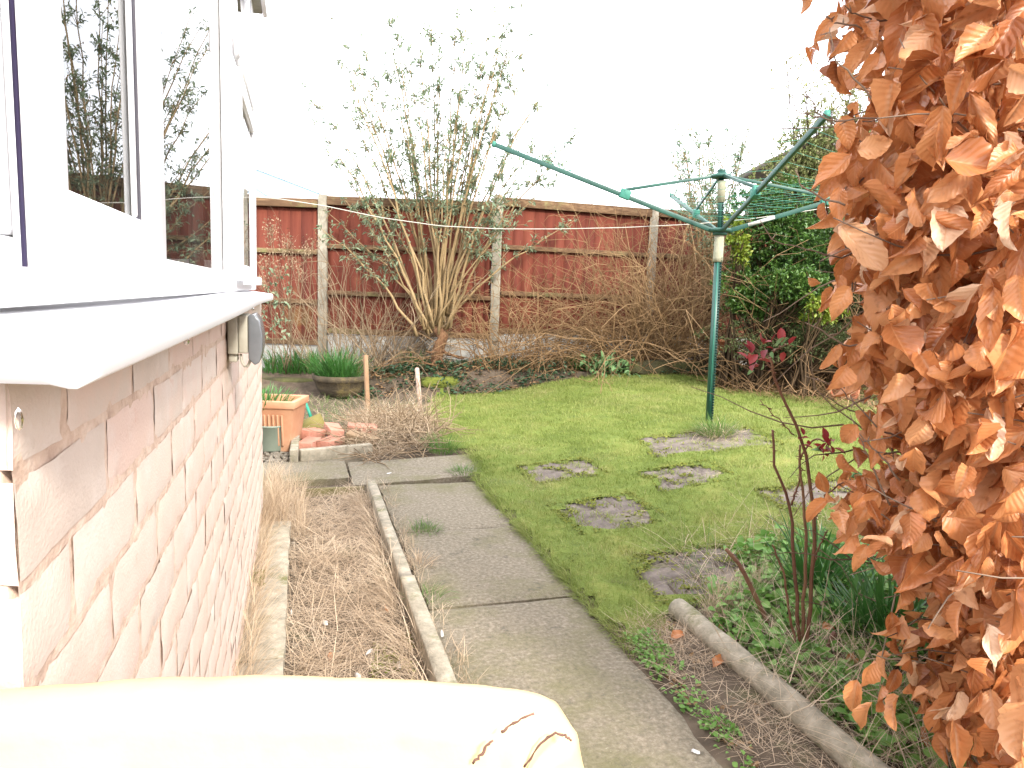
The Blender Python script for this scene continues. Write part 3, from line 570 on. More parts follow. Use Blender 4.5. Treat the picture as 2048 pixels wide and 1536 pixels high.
# ================= FENCE =================
fence=empty('garden_fence',(0,8.1,.2),'dark red boarded fence with concrete posts along the back of the garden','fence')
posts=[(-5.98,8.0,2.03),(-4.06,8.0,2.04),(-2.146,8.0,2.067),(-.22,8.0,2.13),(1.61,8.6,2.13),(3.35,9.2,2.1)]
for i,(x,y,zt) in enumerate(posts): MB().box((x-.05,y-.05,0),(x+.05,y+.05,zt)).box((x-.045,y-.045,zt-.002),(x+.045,y+.045,zt+.012)).build('post',M['post'],fence,bevel=.008)
pz=[(.42,2.0),(.42,2.0),(.555,2.035),(.62,2.09),(.62,2.1)]
for i in range(5):
    (x0,y0,_),(x1,y1,_)=posts[i],posts[i+1]; zb,zt=pz[i]; a=np.array([x0,y0,0]);b=np.array([x1,y1,0]); u=(b-a)/np.linalg.norm(b-a); Lh=np.linalg.norm(b-a); nrm=np.array([u[1],-u[0],0]); a=a+u*.052; Lh-=.104
    mb=MB(); s_=0.
    while s_<Lh-.001:
        wd=min(.125,Lh-s_); p=a+u*s_; q_=a+u*(s_+wd); r=rng.random(); t0=.006+rng.normal(0,.0006); t1=.0069+rng.normal(0,.0006); zz=rng.normal(0,.003)
        V=[p+nrm*t1,q_+nrm*t0,q_-nrm*.004,p-nrm*.004]; V=[v+[0,0,zb] for v in V]+[v+[0,0,zt-.035+zz] for v in V]
        mb.add(V,q=[[0,1,5,4],[1,2,6,5],[2,3,7,6],[3,0,4,7],[4,5,6,7]],r=r); s_+=wd-.0005
    pan=mb.build('panel',M['fence'],fence)
    rl=MB(); h=zt-zb; A=a+nrm*.0; Bp=a+u*Lh
    for (f,hh,pr_) in ((zt-.03,.075,.045),(zb+h*.655,.05,.032),(zb+h*.31,.05,.032),(zb+.035,.06,.036)):
        off=nrm*(.0155+pr_/2); rl.obox(A+off+[0,0,f],Bp+off+[0,0,f],pr_,hh)
    rl.obox(A+nrm*.01+[0,0,zt+.018],Bp+nrm*.01+[0,0,zt+.018],.085,.022)
    rl.build('rail',M['rail'],pan,bevel=.004)
    gb=MB(); o_=0
    gb.obox(A+[0,0,zb-.155],Bp+[0,0,zb-.155],.05,.3); 
    gb.obox(A+[0,0,zb-.46],Bp+[0,0,zb-.46],.046,.3); gb.build('gravel_board',M['gravelboard'],fence,bevel=.006)
# fence return along the right side, mostly behind the shrubs
fr2=empty('side_fence',(4.2,7,.2),'old brown boarded fence behind the evergreen shrubs at the right','fence')
mb=MB(); a=np.array([3.45,9.2,0.]);b=np.array([6.8,6.0,0]); u=(b-a)/np.linalg.norm(b-a); L_=np.linalg.norm(b-a); s_=0
while s_<L_: 
    p=a+u*s_; mb.obox(p+u*.06+[0,0,.1],p+u*.06+[0,0,1.6],.115,.02,up=(u[1],-u[0],0),r=rng.random()); s_+=.125
mb.build('board',M['rail'],fr2); MB().obox(a+[-.04,0,1.4],b+[-.04,0,1.4],.05,.07).obox(a+[-.04,0,.7],b+[-.04,0,.7],.05,.07).build('rail',M['rail'],fr2)
# neighbour's conservatory
con=empty('conservatory',(-5,12,0),'neighbouring conservatory with pale blue glazed roof beyond the fence','conservatory')
def hip(px,py,Y): return PY(px,py,Y)
e1=PY(668,398,12.); ap=PY(440,312,13.6); zl=e1[2]
xl=e1[0]-6.4; apx=PY(400,296,13.6); apx2=apx+np.array([-1.5,0,0])
v=[[e1[0],12,zl],[e1[0],15.2,zl],apx,apx2,[xl,12,zl],[xl,15.2,zl]]
MB().add(v,t=[[0,1,2],[4,3,5]],q=[[0,2,3,4],[1,5,3,2]]).build('roof',M['roofblue'],con)
mb=MB()
for t in (.33,.62,1.): mb.tube([np.array(v[0])*(1-t)+np.array(v[4])*t*.5+np.array(v[0])*t*.5+[0,-.02,.01],np.array(v[2])*.9+np.array(v[0])*.1*1+[-(t*.6),-.02,.02]],.02,4)
mb.tube([np.array(v[0])+[0,0,.02],np.array(v[2])+[0,0,.02]],.025,5); mb.build('glazing_bar',M['pvc'],con)
MB().box((xl,11.9,zl-.14),(e1[0]+.08,12,zl-.01)).build('gutter',M['pvc'],con,bevel=.02)
MB().box((xl+.1,12.02,0),(e1[0]-.1,15,zl-.02)).build('wall',M['pvc'],con)
# outbuilding on the right
sh=empty('outbuilding',(5.3,9.6,0),'low dark outbuilding with flaking white fascia behind the climbing shrub','outbuilding')
a=PY(1672,288,8.6); 
zf=a[2]
MB().box((a[0]+.05,8.7,0),(a[0]+5,12,zf-.1)).build('wall',M['shed'],sh)
MB().box((a[0],8.6,zf-.22),(a[0]+5.1,8.66,zf+.12),j=.006).build('fascia',M['flake'],sh); MB().box((a[0]-.06,8.5,zf+.121),(a[0]+5.2,12.1,zf+.2),j=.006).build('roof',M['shed'],sh)
tr=empty('trellis',(3.6,7.9,.2),'dark weathered wooden trellis top among the climbing shrub','trellis')
mb=MB(); p0=PY(1590,318,7.9);p1=PY(1700,292,7.9)
mb.obox(p0,p1,.04,.06); 
for f in (.06,.28,.6,.95): q_=p0*(1-f)+p1*f; mb.obox(q_-[0,0,.031],[q_[0],q_[1],.4],.045,.045,up=(0,1,0))
p2=p0-[0,0,.5];p3=p1-[0,0,.5]; mb.obox(p2+[0,-.05,0],p3+[0,-.05,0],.03,.04); mb.build('lattice',M['darktwig'],tr)

# ================= ROTARY DRYER =================
ry=5.3; b0=G(1418,845); ry=b0[1]
PP=lambda px,py: PY(px,py,ry)
dry=empty('rotary_dryer',b0,'open green four armed rotary clothes dryer standing on the lawn','rotary dryer')
foot=PP(1417,856); pj=PP(1436,515); hub=PP(1440,461); pt=PP(1443,350)
mb=MB(); mb.tube([foot,pj],.0245,14); lo=mb.build('lower_pole',M['green'],dry,smooth=True)
mb=MB(); ax=(pj-foot)/np.linalg.norm(pj-foot); nn=62
for i in range(nn):
    p=foot+(pj-foot)*((i+.8)/nn); mb.box(p+[.012,-.029,-.006],p+[.022,-.0175,.006])
mb.build('rack_notch',M['notch'],lo)
MB().tube([foot+ax*.2+[-.006,-.0235,0],pj+[-.006,-.0235,0]],.0035,5).build('ridge',M['greenlight'],lo)
MB().tube([pj-ax*.03,pj+[.0,0,.0],pj+(hub-pj)*.82],[.034,.034,.031],14).build('collar',M['collar'],dry,smooth=True)
mb=MB(); mb.tube([pj+(hub-pj)*.8,pt],.018,12); up=mb.build('upper_pole',M['green'],dry,smooth=True)
mb=MB(); 
for i in range(20):
    p=hub+(pt-hub)*((i+2)/24); mb.box(p+[.006,-.024,-.005],p+[.014,-.012,.005])
mb.build('rack_notch',M['notch'],up)
MB().tube([PP(1442,405),PP(1443,372),PP(1443,362)],[.026,.030,.03],12).build('sleeve',M['collar'],dry,smooth=True)
MB().lathe([(.0,-.012),(.07,-.012),(.078,-.004),(.078,.008),(.07,.014),(.03,.016),(.03,-.0)],hub,16).lathe([(.0,-.03),(.05,-.03),(.052,-.015),(.05,-.013)],hub,12).build('lower_hub',M['green'],dry)
MB().lathe([(.0,-.01),(.062,-.012),(.07,-.002),(.066,.012),(.035,.018),(.03,.03),(.0,.03)],PP(1443,353),16).lathe([(.0,.0),(.028,0),(.03,.018),(.024,.02),(0,.022)],PP(1443,345),12).build('upper_hub',M['green'],dry)
zt=2.085; HX,HY=hub[0],hub[1]
tips=[np.array([PY(985,320,HY+.03)[0],HY+.03,zt]),np.array([HX+.11,HY-1.6,zt]),np.array([HX+1.68,HY-.04,zt]),np.array([HX-.02,HY+1.6,zt])]
tips[1]=PY(1655,228,HY-1.57); tips[3]=PY(1342,391,HY+1.57); 
thub=PP(1443,353)
for i,tp in enumerate(tips):
    d_=tp-hub; d_h=np.array([d_[0],d_[1],0]); d_h/=np.linalg.norm(d_h); st=hub+d_h*.06
    arm=MB().obox(st,tp,.018,.03).build('arm',M['green'],dry,bevel=.002)
    bp=hub+(tp-hub)*.42
    MB().obox(bp-d_*.022,bp+d_*.022,.04,.062).build('bracket',M['greenlight'],arm,bevel=.004)
    mb=MB()
    for j in range(12): q_=hub+d_*(.14+.86*j/11.5); MB().lathe([(0,-.002),(.006,-.002),(.006,.002),(0,.002)],q_+[0,0,.017],8).build('line_clip',M['greenlight'],arm)
    mb.obox(tp-d_*.012,tp+d_*.003,.024,.036); mb.build('end_cap',M['greenlight'],arm)
    MB().obox(thub+d_h*.055,bp+[0,0,.03],.012,.02).build('strut',M['green'],dry,bevel=.002)
    if i==2: MB().obox(st+(tp-st)*.08+[-.004,-.0105,0],st+(tp-st)*.19+[-.004,-.0105,0],.003,.022).build('sticker',M['label'],arm)
mb=MB()
for j in range(12):
    f=.14+.86*j/11.5
    for i in range(4):
        a=hub+(tips[i]-hub)*f+[0,0,.019]; b=hub+(tips[(i+1)%4]-hub)*f+[0,0,.019]; n=8; t=np.linspace(0,1,n); P=a[None]*(1-t)[:,None]+b[None]*t[:,None]; P[:,2]-=.03*f*4*t*(1-t)*(1+.5*rng.random()); mb.tube(P,.001,4)
mb.build('washing_line',M['line'],dry)
# tuft round the pole
def tuft(base,n,L,rad,lab,cat,name,matn,lean=(.0,1.),bend=(.2,1.4),wd=.004,group=None,rvm=.5,seg=4,parent=None,az=None):
    mb=MB(); base=np.array(base,float); rr=rad*np.sqrt(rng.random(n)); th=rng.uniform(0,6.283,n)
    x=base[0]+rr*np.cos(th); y=base[1]+rr*np.sin(th); azi=th+rng.normal(0,.7,n) if az is None else az+rng.normal(0,.6,n)
    zz=np.full(n,base[2])
    blades(mb,np.stack([x,y,zz],-1),rng.uniform(L*.55,L*1.1,n),wd*rng.uniform(.7,1.3,n),azi,lean[0]+(lean[1]-lean[0])*(rr/rad)**1.2*rng.uniform(.5,1.,n),rng.uniform(*bend,n),np.clip(rng.normal(rvm,.22,n),0,1),seg=seg)
    o=mb.build(name,M[matn],parent,loc=base)
    if lab: tag(o,lab,cat,group)
    return o
tb=G(1418,868)
t_=empty('grass_tuft',tb,'bushy tuft of half dead grass round the foot of the green pole','grass tuft')
tuft(tb+[0.02,-.06,0],420,.17,.11,None,None,'green_blades','longgrass',wd=.004,parent=t_); tuft(tb+[.06,-.08,0],420,.15,.14,None,None,'dead_blades','straw',wd=.003,lean=(.2,1.4),bend=(.3,1.6),parent=t_)
# clothes rope
rp=[(498,393,4.0),(560,398,4.15),(650,412,4.3),(760,435,4.5),(880,452,4.7),(1000,458,4.9),(1120,458,5.0),(1250,455,5.1),(1390,448,5.2),(1500,438,5.35),(1600,424,5.5),(1760,398,5.8),(1960,360,6.2)]
P=np.array([PY(*a) for a in rp]); tt=np.linspace(0,len(P)-1,60); P=np.stack([np.interp(tt,np.arange(len(P)),P[:,k]) for k in range(3)],-1)
tag(MB().tube(P,.003,6).build('clothes_rope',M['rope'],loc=P[0],smooth=True),'white rope washing line sagging across the garden from the house','rope')
# ================= SHRUBS =================
LT_lance=leaf_t(4,2,1,.28,.3,.45); LT_oval=leaf_t(4,2,1,.5,.3,.3); LT_round=leaf_t(4,2,1,.85,.25,.25)
def sprig_leaves(mb,pos,axis,n,size,T,spread=1.,rv=(.2,.9),droop=0.):
    """n leaves around each point in pos, pointing out from the axis"""
    N=len(pos)*n; p=np.repeat(pos,n,0)+rng.normal(0,size*.22,(N,3)); ax=np.repeat(axis,n,0)
    d=ax*rng.uniform(.1,1.,(N,1))+rng.normal(0,.6*spread,(N,3)); d[:,2]-=droop
    up=np.array([0,0,1.])+rng.normal(0,.45,(N,3)); sc=size*rng.uniform(.55,1.15,N)
    mb.inst(T[0],T[1],p,frames(d,up,sc),np.clip(rng.uniform(*rv,N)+np.repeat(rng.normal(0,.12,len(pos)),n),0,1),T[2])
def buddleia(name,base,fork,tipspx,Yd,lab,leafsize=.062,r0=.014,nsub=15,leafn=5):
    t=empty(name,base,lab,'shrub')
    tr_=MB(); pts=wander(base,fork-base,np.linalg.norm(fork-base),6,curl=.25); pts[-1]=fork
    tr_.tube(pts,np.linspace(.075,.065,len(pts))*(r0/.016),9)
    for _ in range(7): # shaggy strips and roots
        d=rng.normal(0,1,3); d[2]=-.2; d/=np.linalg.norm(d); s=pts[rng.integers(0,4)]+d*.05; tr_.tube(wander(s,d+[0,0,-.6],.25,4,curl=.5),np.linspace(.02,.006,5),5)
    tr_.build('trunk',M['bark'],t,smooth=True)
    st=MB(); lf=MB(); sd_=MB()
    for (px,py) in tipspx:
        py=py-(22 if py<200 else 0); Y=base[1]+rng.uniform(-Yd,Yd); tip=PY(px,py,Y); s=fork+rng.normal(0,.045,3)*[1,1,1.]+np.array([(tip[0]-fork[0])*.07,0,0]); L=np.linalg.norm(tip-s)
        c1=s+(tip-s)*np.array([.28,.4,.5])
        tt=np.linspace(0,1,12)[:,None]; P=(1-tt)**2*s+2*tt*(1-tt)*c1+tt**2*tip; P[1:-1]+=rng.normal(0,.012,(10,3))
        rr=r0*rng.uniform(.8,1.35); st.tube(P,np.linspace(rr,.0028,12),6,r=rng.random())
        # side shoots with leaf pairs
        for k in range(nsub):
            f=rng.uniform(.38,1.)**.8; i=int(f*11); i=min(i,10); p=P[i]; d=(P[i+1]-P[i]); d/=np.linalg.norm(d); a=rng.normal(0,1,3); a-=d*(a@d); a/=np.linalg.norm(a)
            Ls=rng.uniform(.1,.32)*(1.25-.7*f); Q=wander(p,d*1.1+a*.8,Ls,4,curl=.3,up=.2); st.tube(Q,np.linspace(.0035,.0014,5),4,r=rng.random())
            mm=rng.integers(2,leafn+1); pos=Q[rng.integers(1,5,mm)]; ax=np.repeat((Q[-1]-Q[0])[None],mm,0); ax/=np.linalg.norm(ax,axis=1,keepdims=True)
            sprig_leaves(lf,pos,ax,3,leafsize,LT_lance,droop=.25)
            if rng.random()<.10:
                e=Q[-1]; W2=wander(e,[rng.normal(0,.4),0,.6 if rng.random()<.5 else -.6],.14,5,curl=.4); st.tube(W2,.0015,4)
                for w3 in W2[1:]: st.lathe([(0,-.012),(.008,0),(0,.012)],w3,5,r=0.)
        mm=30; pos=P[rng.integers(5,12,mm)]+rng.normal(0,.015,(mm,3)); ax=np.repeat((P[-1]-P[5])[None]/np.linalg.norm(P[-1]-P[5]),mm,0); sprig_leaves(lf,pos,ax,3,leafsize*.9,LT_lance,droop=.15)
    st.build('stem',M['bstem'],t,smooth=True); lf.build('foliage',M['bleaf'],t,smooth=True)
    return t
bb=PY(872,740,7.5); fk=PY(872,655,bb[1])
tips=[(612,190),(628,245),(655,300),(668,60),(680,150),(700,120),(690,215),(725,350),(720,90),(745,230),(765,10),(775,130),(790,60),(800,240),(815,120),(822,300),(838,95),(845,190),(862,45),(872,150),(880,90),(897,260),(915,50),(925,160),(940,110),(935,40),(952,220),(968,130),(985,45),(1000,70),(1020,35),(1045,25),(1060,90),(1005,180),(1022,130),(1050,160),(1070,210),(1090,190),(1085,270),(1110,300),(1170,250),(1130,340),(1050,330),(1010,330),(655,425),(640,455),(690,400),(1150,440)]
buddleia('leafy_shrub',bb,fk,tips,.55,'tall grey green shrub fanning up in many pale stems from one stump before the fence')
b2=PY(1425,735,7.9); fk2=PY(1418,600,b2[1])
buddleia('leafy_shrub',b2,fk2,[(1345,310),(1355,255),(1372,350),(1390,235),(1398,290),(1412,330),(1425,300),(1440,380),(1455,260),(1470,320),(1492,262),(1505,240),(1380,400),(1400,420),(1430,410),(1480,390),(1340,370),(1365,300),(1415,260)],.35,'slimmer shrub of upright stems and sparse leaves behind the rotary dryer pole',leafsize=.058,r0=.011,nsub=10,leafn=5)
# bare brown brush
def brush(name,base,sx,sy,h,n,lab,matn='twig',arch=.8,lean=(0,0),rad=.005,sub=5,len_=(.7,1.1),cat='bare shrub',curl=.6,k=4,group=None,extra=None):
    t=empty(name,base,lab,cat,group) ; mb=MB()
    for i in range(n):
        s=np.array(base)+[rng.normal(0,sx*.35),rng.normal(0,sy*.3),0]; o=s-np.array(base)
        d=np.array([o[0]/max(sx,.01)*1.2+lean[0]+rng.normal(0,.35),o[1]/max(sy,.01)*.5+lean[1]+rng.normal(0,.2),1.1]); L=h*rng.uniform(*len_)
        P=wander(s,d,L,7,curl=curl,grav=arch*rng.uniform(.2,1.4)); r=rng.random(); mb.tube(P,np.linspace(rad,rad*.35,8),k,r=r,cap=False)
        for j in range(rng.integers(1,sub+1)):
            m0=rng.integers(2,7); d2=P[m0]-P[m0-1]; d2=d2/np.linalg.norm(d2)+rng.normal(0,.55,3); mb.tube(wander(P[m0],d2,L*rng.uniform(.18,.5),5,curl=.7,grav=arch*.5),np.linspace(rad*.5,rad*.22,6),3,r=min(1,r+.1),cap=False)
    mb.build('twigs',M[matn],t)
    if extra: extra(t)
    return t
def GB(px,py,dy=0.): p=G(px,py); p[1]+=dy; s=min(1,7.75/p[1]); p[0]*=s;p[1]*=s; p[2]=float(H(p[0],p[1])); return p
brush('bare_shrub',GB(1010,740,.1),.85,.3,1.1,80,'low tangle of bare brown twigs in front of the second concrete post',arch=1.3,rad=.005)
brush('bare_shrub',GB(1100,735,.35),.7,.25,1.6,60,'loose bare arching twigs against the fence panel between the second and third posts',arch=.7,rad=.0045,lean=(.25,0))
brush('bare_shrub',GB(1290,730,.25),.7,.35,1.95,210,'dense rounded brown bare shrub in front of the third concrete post',arch=1.3,rad=.0052,sub=6)
brush('bare_shrub',GB(1380,728,.35),.45,.3,1.9,130,'dense bare brown shrub just left of the rotary dryer pole',arch=1.0,rad=.006,sub=6)
brush('bare_shrub',GB(1210,738,.2),.35,.2,.75,70,'short rusty brown dead plant beside the leafy green clump',arch=.8,rad=.006)
brush('bare_shrub',GB(760,745,.3),.6,.25,.9,110,'low fan of bare reddish twigs left of the big shrub stump',arch=.6,rad=.0045,lean=(.55,0),matn='paletwig')
brush('dead_plant',GB(700,730,.25),.95,.2,1.45,90,'tall thin dead stems standing behind the bowl planter',arch=.1,rad=.004,sub=3,matn='paletwig',curl=.3,cat='dead plant')
# taller bare sapling with forked twigs
brush('bare_sapling',GB(765,738,.3),.12,.1,1.75,9,'bare grey sapling with forked twigs between the first post and the big shrub',arch=-.1,rad=.009,sub=8,matn='paletwig',curl=.25,cat='sapling')
# dead flower stems near the house with fluffy heads
def heads(t):
    st=MB(); hd=MB(); lf=MB()
    for (px,py,Y) in [(540,470,6.9),(545,450,6.9),(568,500,7.),(575,480,7.),(585,520,7.),(530,520,6.9),(560,540,7.),(610,500,7.1),(600,545,7.),(525,560,6.8),(625,490,7.2)]:
        top=PY(px,py,Y); b=GB(rng.uniform(545,600),755); P=np.array([b,b*.5+top*.5+rng.normal(0,.03,3),top]); tt=np.linspace(0,2,8); P=np.stack([np.interp(tt,[0,1,2],P[:,k]) for k in range(3)],-1); st.tube(P,np.linspace(.005,.002,8),4,r=rng.random())
        hd=MB(); n=70; pos=top+rng.normal(0,1,(n,3))*[.034,.03,.04]; T=leaf_t(2,1,1,.5,.2,.2); hd.inst(T[0],T[1],pos,frames(rng.normal(0,1,(n,3)),rng.normal(0,1,(n,3)),np.full(n,.024)),rng.random(n),T[2]); hd.build('seed_head',M['paletwig'],t)
        for _ in range(8): q=top+rng.normal(0,.05,3); st.tube([top-[0,0,.1],(top-[0,0,.1]+q)/2+rng.normal(0,.01,3),q],.0012,3,r=.8)
    pos=np.array([PY(rng.uniform(520,580),rng.uniform(530,680),6.9) for _ in range(60)]); sprig_leaves(lf,pos,np.tile([0,0,-.3],(60,1)),3,.05,LT_oval)
    st.build('stem',M['paletwig'],t); lf.build('foliage',M['bleaf'],t)
t=empty('dead_flowers',GB(570,752),'dry fluffy seed heads on dead stems beside the bay window','dead plant'); heads(t)
# evergreen mounds
def mound(name,c,rad,n,matn,lab,size,T=LT_oval,leafn=8,cat='shrub',lobes=9,stem='darktwig',rv=(.1,.85),dens_in=.25,base=None,dead=0):
    base=np.array(base if base is not None else [c[0],c[1],.1]); t=empty(name,base,lab,cat); c=np.array(c); rad=np.array(rad)
    lob=[(c+rng.uniform(-.62,.62,3)*rad,rad*rng.uniform(.38,.6)) for _ in range(lobes)]
    pos=[];ax=[]
    for i in range(n):
        lc,lr=lob[rng.integers(lobes)]; d=rng.normal(0,1,3); d/=np.linalg.norm(d); d[1]=-abs(d[1]) if rng.random()<.7 else d[1]; rr=1. if rng.random()>dens_in else rng.uniform(.4,1); p=lc+d*lr*rr*rng.uniform(.85,1.12)
        if p[2]<base[2]+.02: continue
        pos.append(p); a=d+[0,0,.5]; ax.append(a/np.linalg.norm(a))
    pos=np.array(pos);ax=np.array(ax); mb=MB(); sprig_leaves(mb,pos,ax,leafn,size,T,rv=rv); mb.build('foliage',M[matn],t,smooth=True)
    st=MB()
    for i in range(min(170,n//4)):
        p=pos[rng.integers(len(pos))]; m0=(base*.45+c*.55)+rng.normal(0,.08,3)*rad; s=base+rng.normal(0,.08,3)*[1,1,0]; tt=np.linspace(0,2,8); P=np.stack([np.interp(tt,[0,1,2],[s[k],m0[k],p[k]]) for k in range(3)],-1)+rng.normal(0,.012,(8,3)); st.tube(P,np.linspace(.014,.002,8),4,r=rng.random())
    st.build('stem',M[stem],t); return t
Yh=6.9
c=PY(1570,500,7.1); mound('evergreen_shrub',c,(.66,.5,.66),3400,'everleaf','large glossy dark green evergreen shrub right of the rotary dryer pole',.04,lobes=15,base=(c[0],c[1],.15))
c=PY(1530,610,6.6); mound('evergreen_shrub',c,(.48,.35,.34),1500,'everleaf','lower spreading part evergreen shrub in front, its leaves brighter green',.04,lobes=9,rv=(.3,1.),base=(c[0],c[1]+.1,.15))
c=PY(1690,560,6.9); mound('evergreen_shrub',c,(.5,.4,.75),1300,'conleaf','dull dark evergreen bush half hidden behind the copper beech leaves',.045,T=LT_lance,lobes=9,base=(c[0],c[1],.15))
c=PY(1600,690,6.5); mound('evergreen_shrub',c,(1.0,.28,.2),900,'conleaf','low dull green growth at the foot of the evergreens beside the lawn',.04,T=LT_lance,lobes=12,base=(c[0],c[1],.15))
c=PY(1475,490,6.75); mound('variegated_shrub',c,(.13,.15,.3),110,'yellowleaf','yellow edged variegated shrub at the left side of the evergreens',.045,lobes=5,rv=(.1,.8),base=(c[0],c[1],.15))
c=PY(1620,615,6.3); mound('variegated_shrub',c,(.28,.15,.18),75,'yellowleaf','yellow green variegated sprigs low among the dark evergreens',.048,lobes=6,rv=(.1,.7),base=(c[0],c[1],.15))
c=PY(1625,350,7.6); mound('climbing_shrub',c,(.7,.3,.7),2200,'privet','loose yellow green climber on the trellis with bare tips against the sky',.042,leafn=5,lobes=12,dens_in=.6,base=(c[0],c[1],.2))
c=PY(1650,230,7.7); mound('climbing_shrub',c,(.6,.3,.55),420,'privet','sparse wispy top of a climber in the sky beside the beech hedge',.04,leafn=3,lobes=9,dens_in=.8,base=(c[0],c[1],.2),rv=(.5,1.))
brush('dark_brush',GB(1600,775,.35),1.1,.3,.6,170,'dark brown tangle of dead twigs under the evergreens',matn='darktwig',arch=1.4,rad=.006,cat='brushwood')
brush('dark_brush',GB(1770,800,.4),.9,.4,1.3,200,'tangle of thin brown twigs behind the middle of the beech hedge',matn='twig',arch=1.3,rad=.005,cat='brushwood')

# ================= BORDER THINGS =================
def gpts(pxs): return [G(*p)[:2] for p in pxs]
def scatter(poly,n):
    poly=np.array(poly); a=poly.min(0);b=poly.max(0); out=np.zeros((0,2))
    while len(out)<n: q=rng.uniform(a,b,(n*3,2)); q=q[inpoly(q[:,0],q[:,1],poly)]; out=np.concatenate([out,q])
    return out[:n]
def cover(name,poly,n,T,matn,size,lab,cat,h=(.0,.06),tiltsd=.5,rv=(.1,.9),clump=None):
    p=scatter(poly,n)
    if clump: p=p[(vnoise(p[:,0],p[:,1],clump,3)+rng.normal(0,.3,len(p)))>-.15]
    n=len(p); z=H(p[:,0],p[:,1])+rng.uniform(*h,n); d=rng.normal(0,1,(n,3)); d[:,2]=rng.uniform(-.1,.6,n); up=np.array([0,0,1.])+rng.normal(0,tiltsd,(n,3))
    mb=MB(); mb.inst(T[0],T[1],np.stack([p[:,0],p[:,1],z],-1),frames(d,up,size*rng.uniform(.5,1.2,n)),rng.uniform(*rv,n),T[2]); o=mb.build(name,M[matn],smooth=True); tag(o,lab,cat,kind='stuff'); return o
def strawmat(name,poly,n,L,lab,matn='straw',wd=.0028,lie=(1.1,1.55),bend=(-.3,.5),h=.03,cat='dead grass',seg=4,azi=None,dens=None,zoff=.004):
    p=scatter(poly,n)
    if dens: p=p[(vnoise(p[:,0],p[:,1],dens,5)+rng.normal(0,.35,len(p)))>-.25]
    n=len(p); z=H(p[:,0],p[:,1])+zoff+h*rng.random(n)**2; az=rng.uniform(0,6.283,n) if azi is None else rng.normal(azi[0],azi[1],n)
    mb=MB(); blades(mb,np.stack([p[:,0],p[:,1],z],-1),rng.uniform(L*.4,L*1.2,n),wd*rng.uniform(.6,1.2,n),az,rng.uniform(*lie,n),rng.uniform(*bend,n),np.clip(rng.normal(.5,.25,n),0,1),seg=seg)
    o=mb.build(name,M[matn]); tag(o,lab,cat,kind='stuff'); return o
Wp=lambda pts:[W(a,b)[:2] for a,b in pts]
# strip of ivy and litter between lawn and fence
rear=[G(*p)[:2] for p in [(700,800),(840,790),(1000,768),(1150,756),(1300,754),(1420,758)]]; rear=rear+[rear[-1]+[.1,.8],rear[3]+[0,.75],rear[0]+[0,.8]]
cover('ivy_cover',rear,6800,LT_oval,'ivy',.05,'low ivy and small leaves along the back edge of the lawn','ground cover',h=(0,.1),clump=.3)
cover('leaf_litter',[np.array(r_)+[0,.05] for r_ in rear],2400,LT_oval,'twig',.045,'brown leaf litter under the shrubs at the back','leaf litter',h=(0,.03),tiltsd=.3)
strawmat('dry_litter',gpts([(1440,790),(1500,795),(1600,810),(1760,840),(1760,800),(1640,770),(1500,745),(1440,745)]),1800,.28,'flattened strappy brown leaves along the right edge of the lawn',matn='twig',wd=.012,h=.1,cat='dead leaves')
strawmat('rough_grass',gpts([(1600,790),(1680,800),(1900,850),(1900,800),(1700,765)]),1800,.16,'rough long grass at the foot of the shrubs on the right',matn='longgrass',wd=.004,lie=(.1,.9),bend=(.2,1.2),cat='grass')
# left bed of straw
bed=Wp([(-.045,1.2),(.34,1.2),(.34,3.84),(-.045,3.84)])
strawmat('dead_grass',Wp([(-.045,1.2),(.34,1.2),(.34,2.1),(-.045,2.1)]),2300,.17,'thinner dead grass over dark soil at the near end of the narrow bed',wd=.0024,h=.03,dens=.1,lie=(1.1,1.6))
strawmat('dead_grass',Wp([(-.045,2.0),(.34,2.0),(.34,3.84),(-.045,3.84)]),8500,.2,'mat of dead blond grass filling the narrow bed by the path',wd=.0024,h=.035,dens=.1,lie=(1.15,1.6))
strawmat('dead_grass_fringe',Wp([(.29,1.2),(.345,1.2),(.345,3.84),(.29,3.84)]),2200,.17,'dead grass hanging over the inner face of the concrete edging',wd=.0024,h=.06,lie=(.5,1.3),bend=(.2,1.2),azi=(ROT+3.1,.9))
strawmat('dead_grass_fringe',Wp([(-.2,1.3),(-.13,1.3),(-.13,4.1),(-.2,4.1)]),2600,.16,'dead grass stems growing at the foot of the brick wall',wd=.0022,h=.02,lie=(.1,.9),bend=(.1,.9),azi=(ROT,.9))
strawmat('dead_grass_fringe',Wp([(-.2,3.2),(.02,3.2),(.02,3.88),(-.2,3.88)]),1600,.2,'clump of dead grass at the far corner of the brick wall',wd=.0024,h=.02,lie=(.1,1.2),bend=(.1,.9))
strawmat('dead_grass_fringe',Wp([(.4,1.4),(.46,1.4),(.46,3.86),(.4,3.86)]),1100,.09,'short dead tufts between the edging board and the path slabs',wd=.0022,h=.01,lie=(.2,1.4),dens=.1)
cover('moss_patch',Wp([(.12,1.55),(.33,1.5),(.34,2.2),(.22,2.15)]),2600,LT_round,'moss',.012,'bright moss cushions in the near end of the straw bed','moss',h=(0,.03),clump=.07)
cover('moss_patch',Wp([(-.19,2.55),(-.13,2.55),(-.13,2.68),(-.19,2.68)]),350,LT_round,'moss',.012,'small moss patch on the narrow paving by the wall','moss',h=(.02,.035))
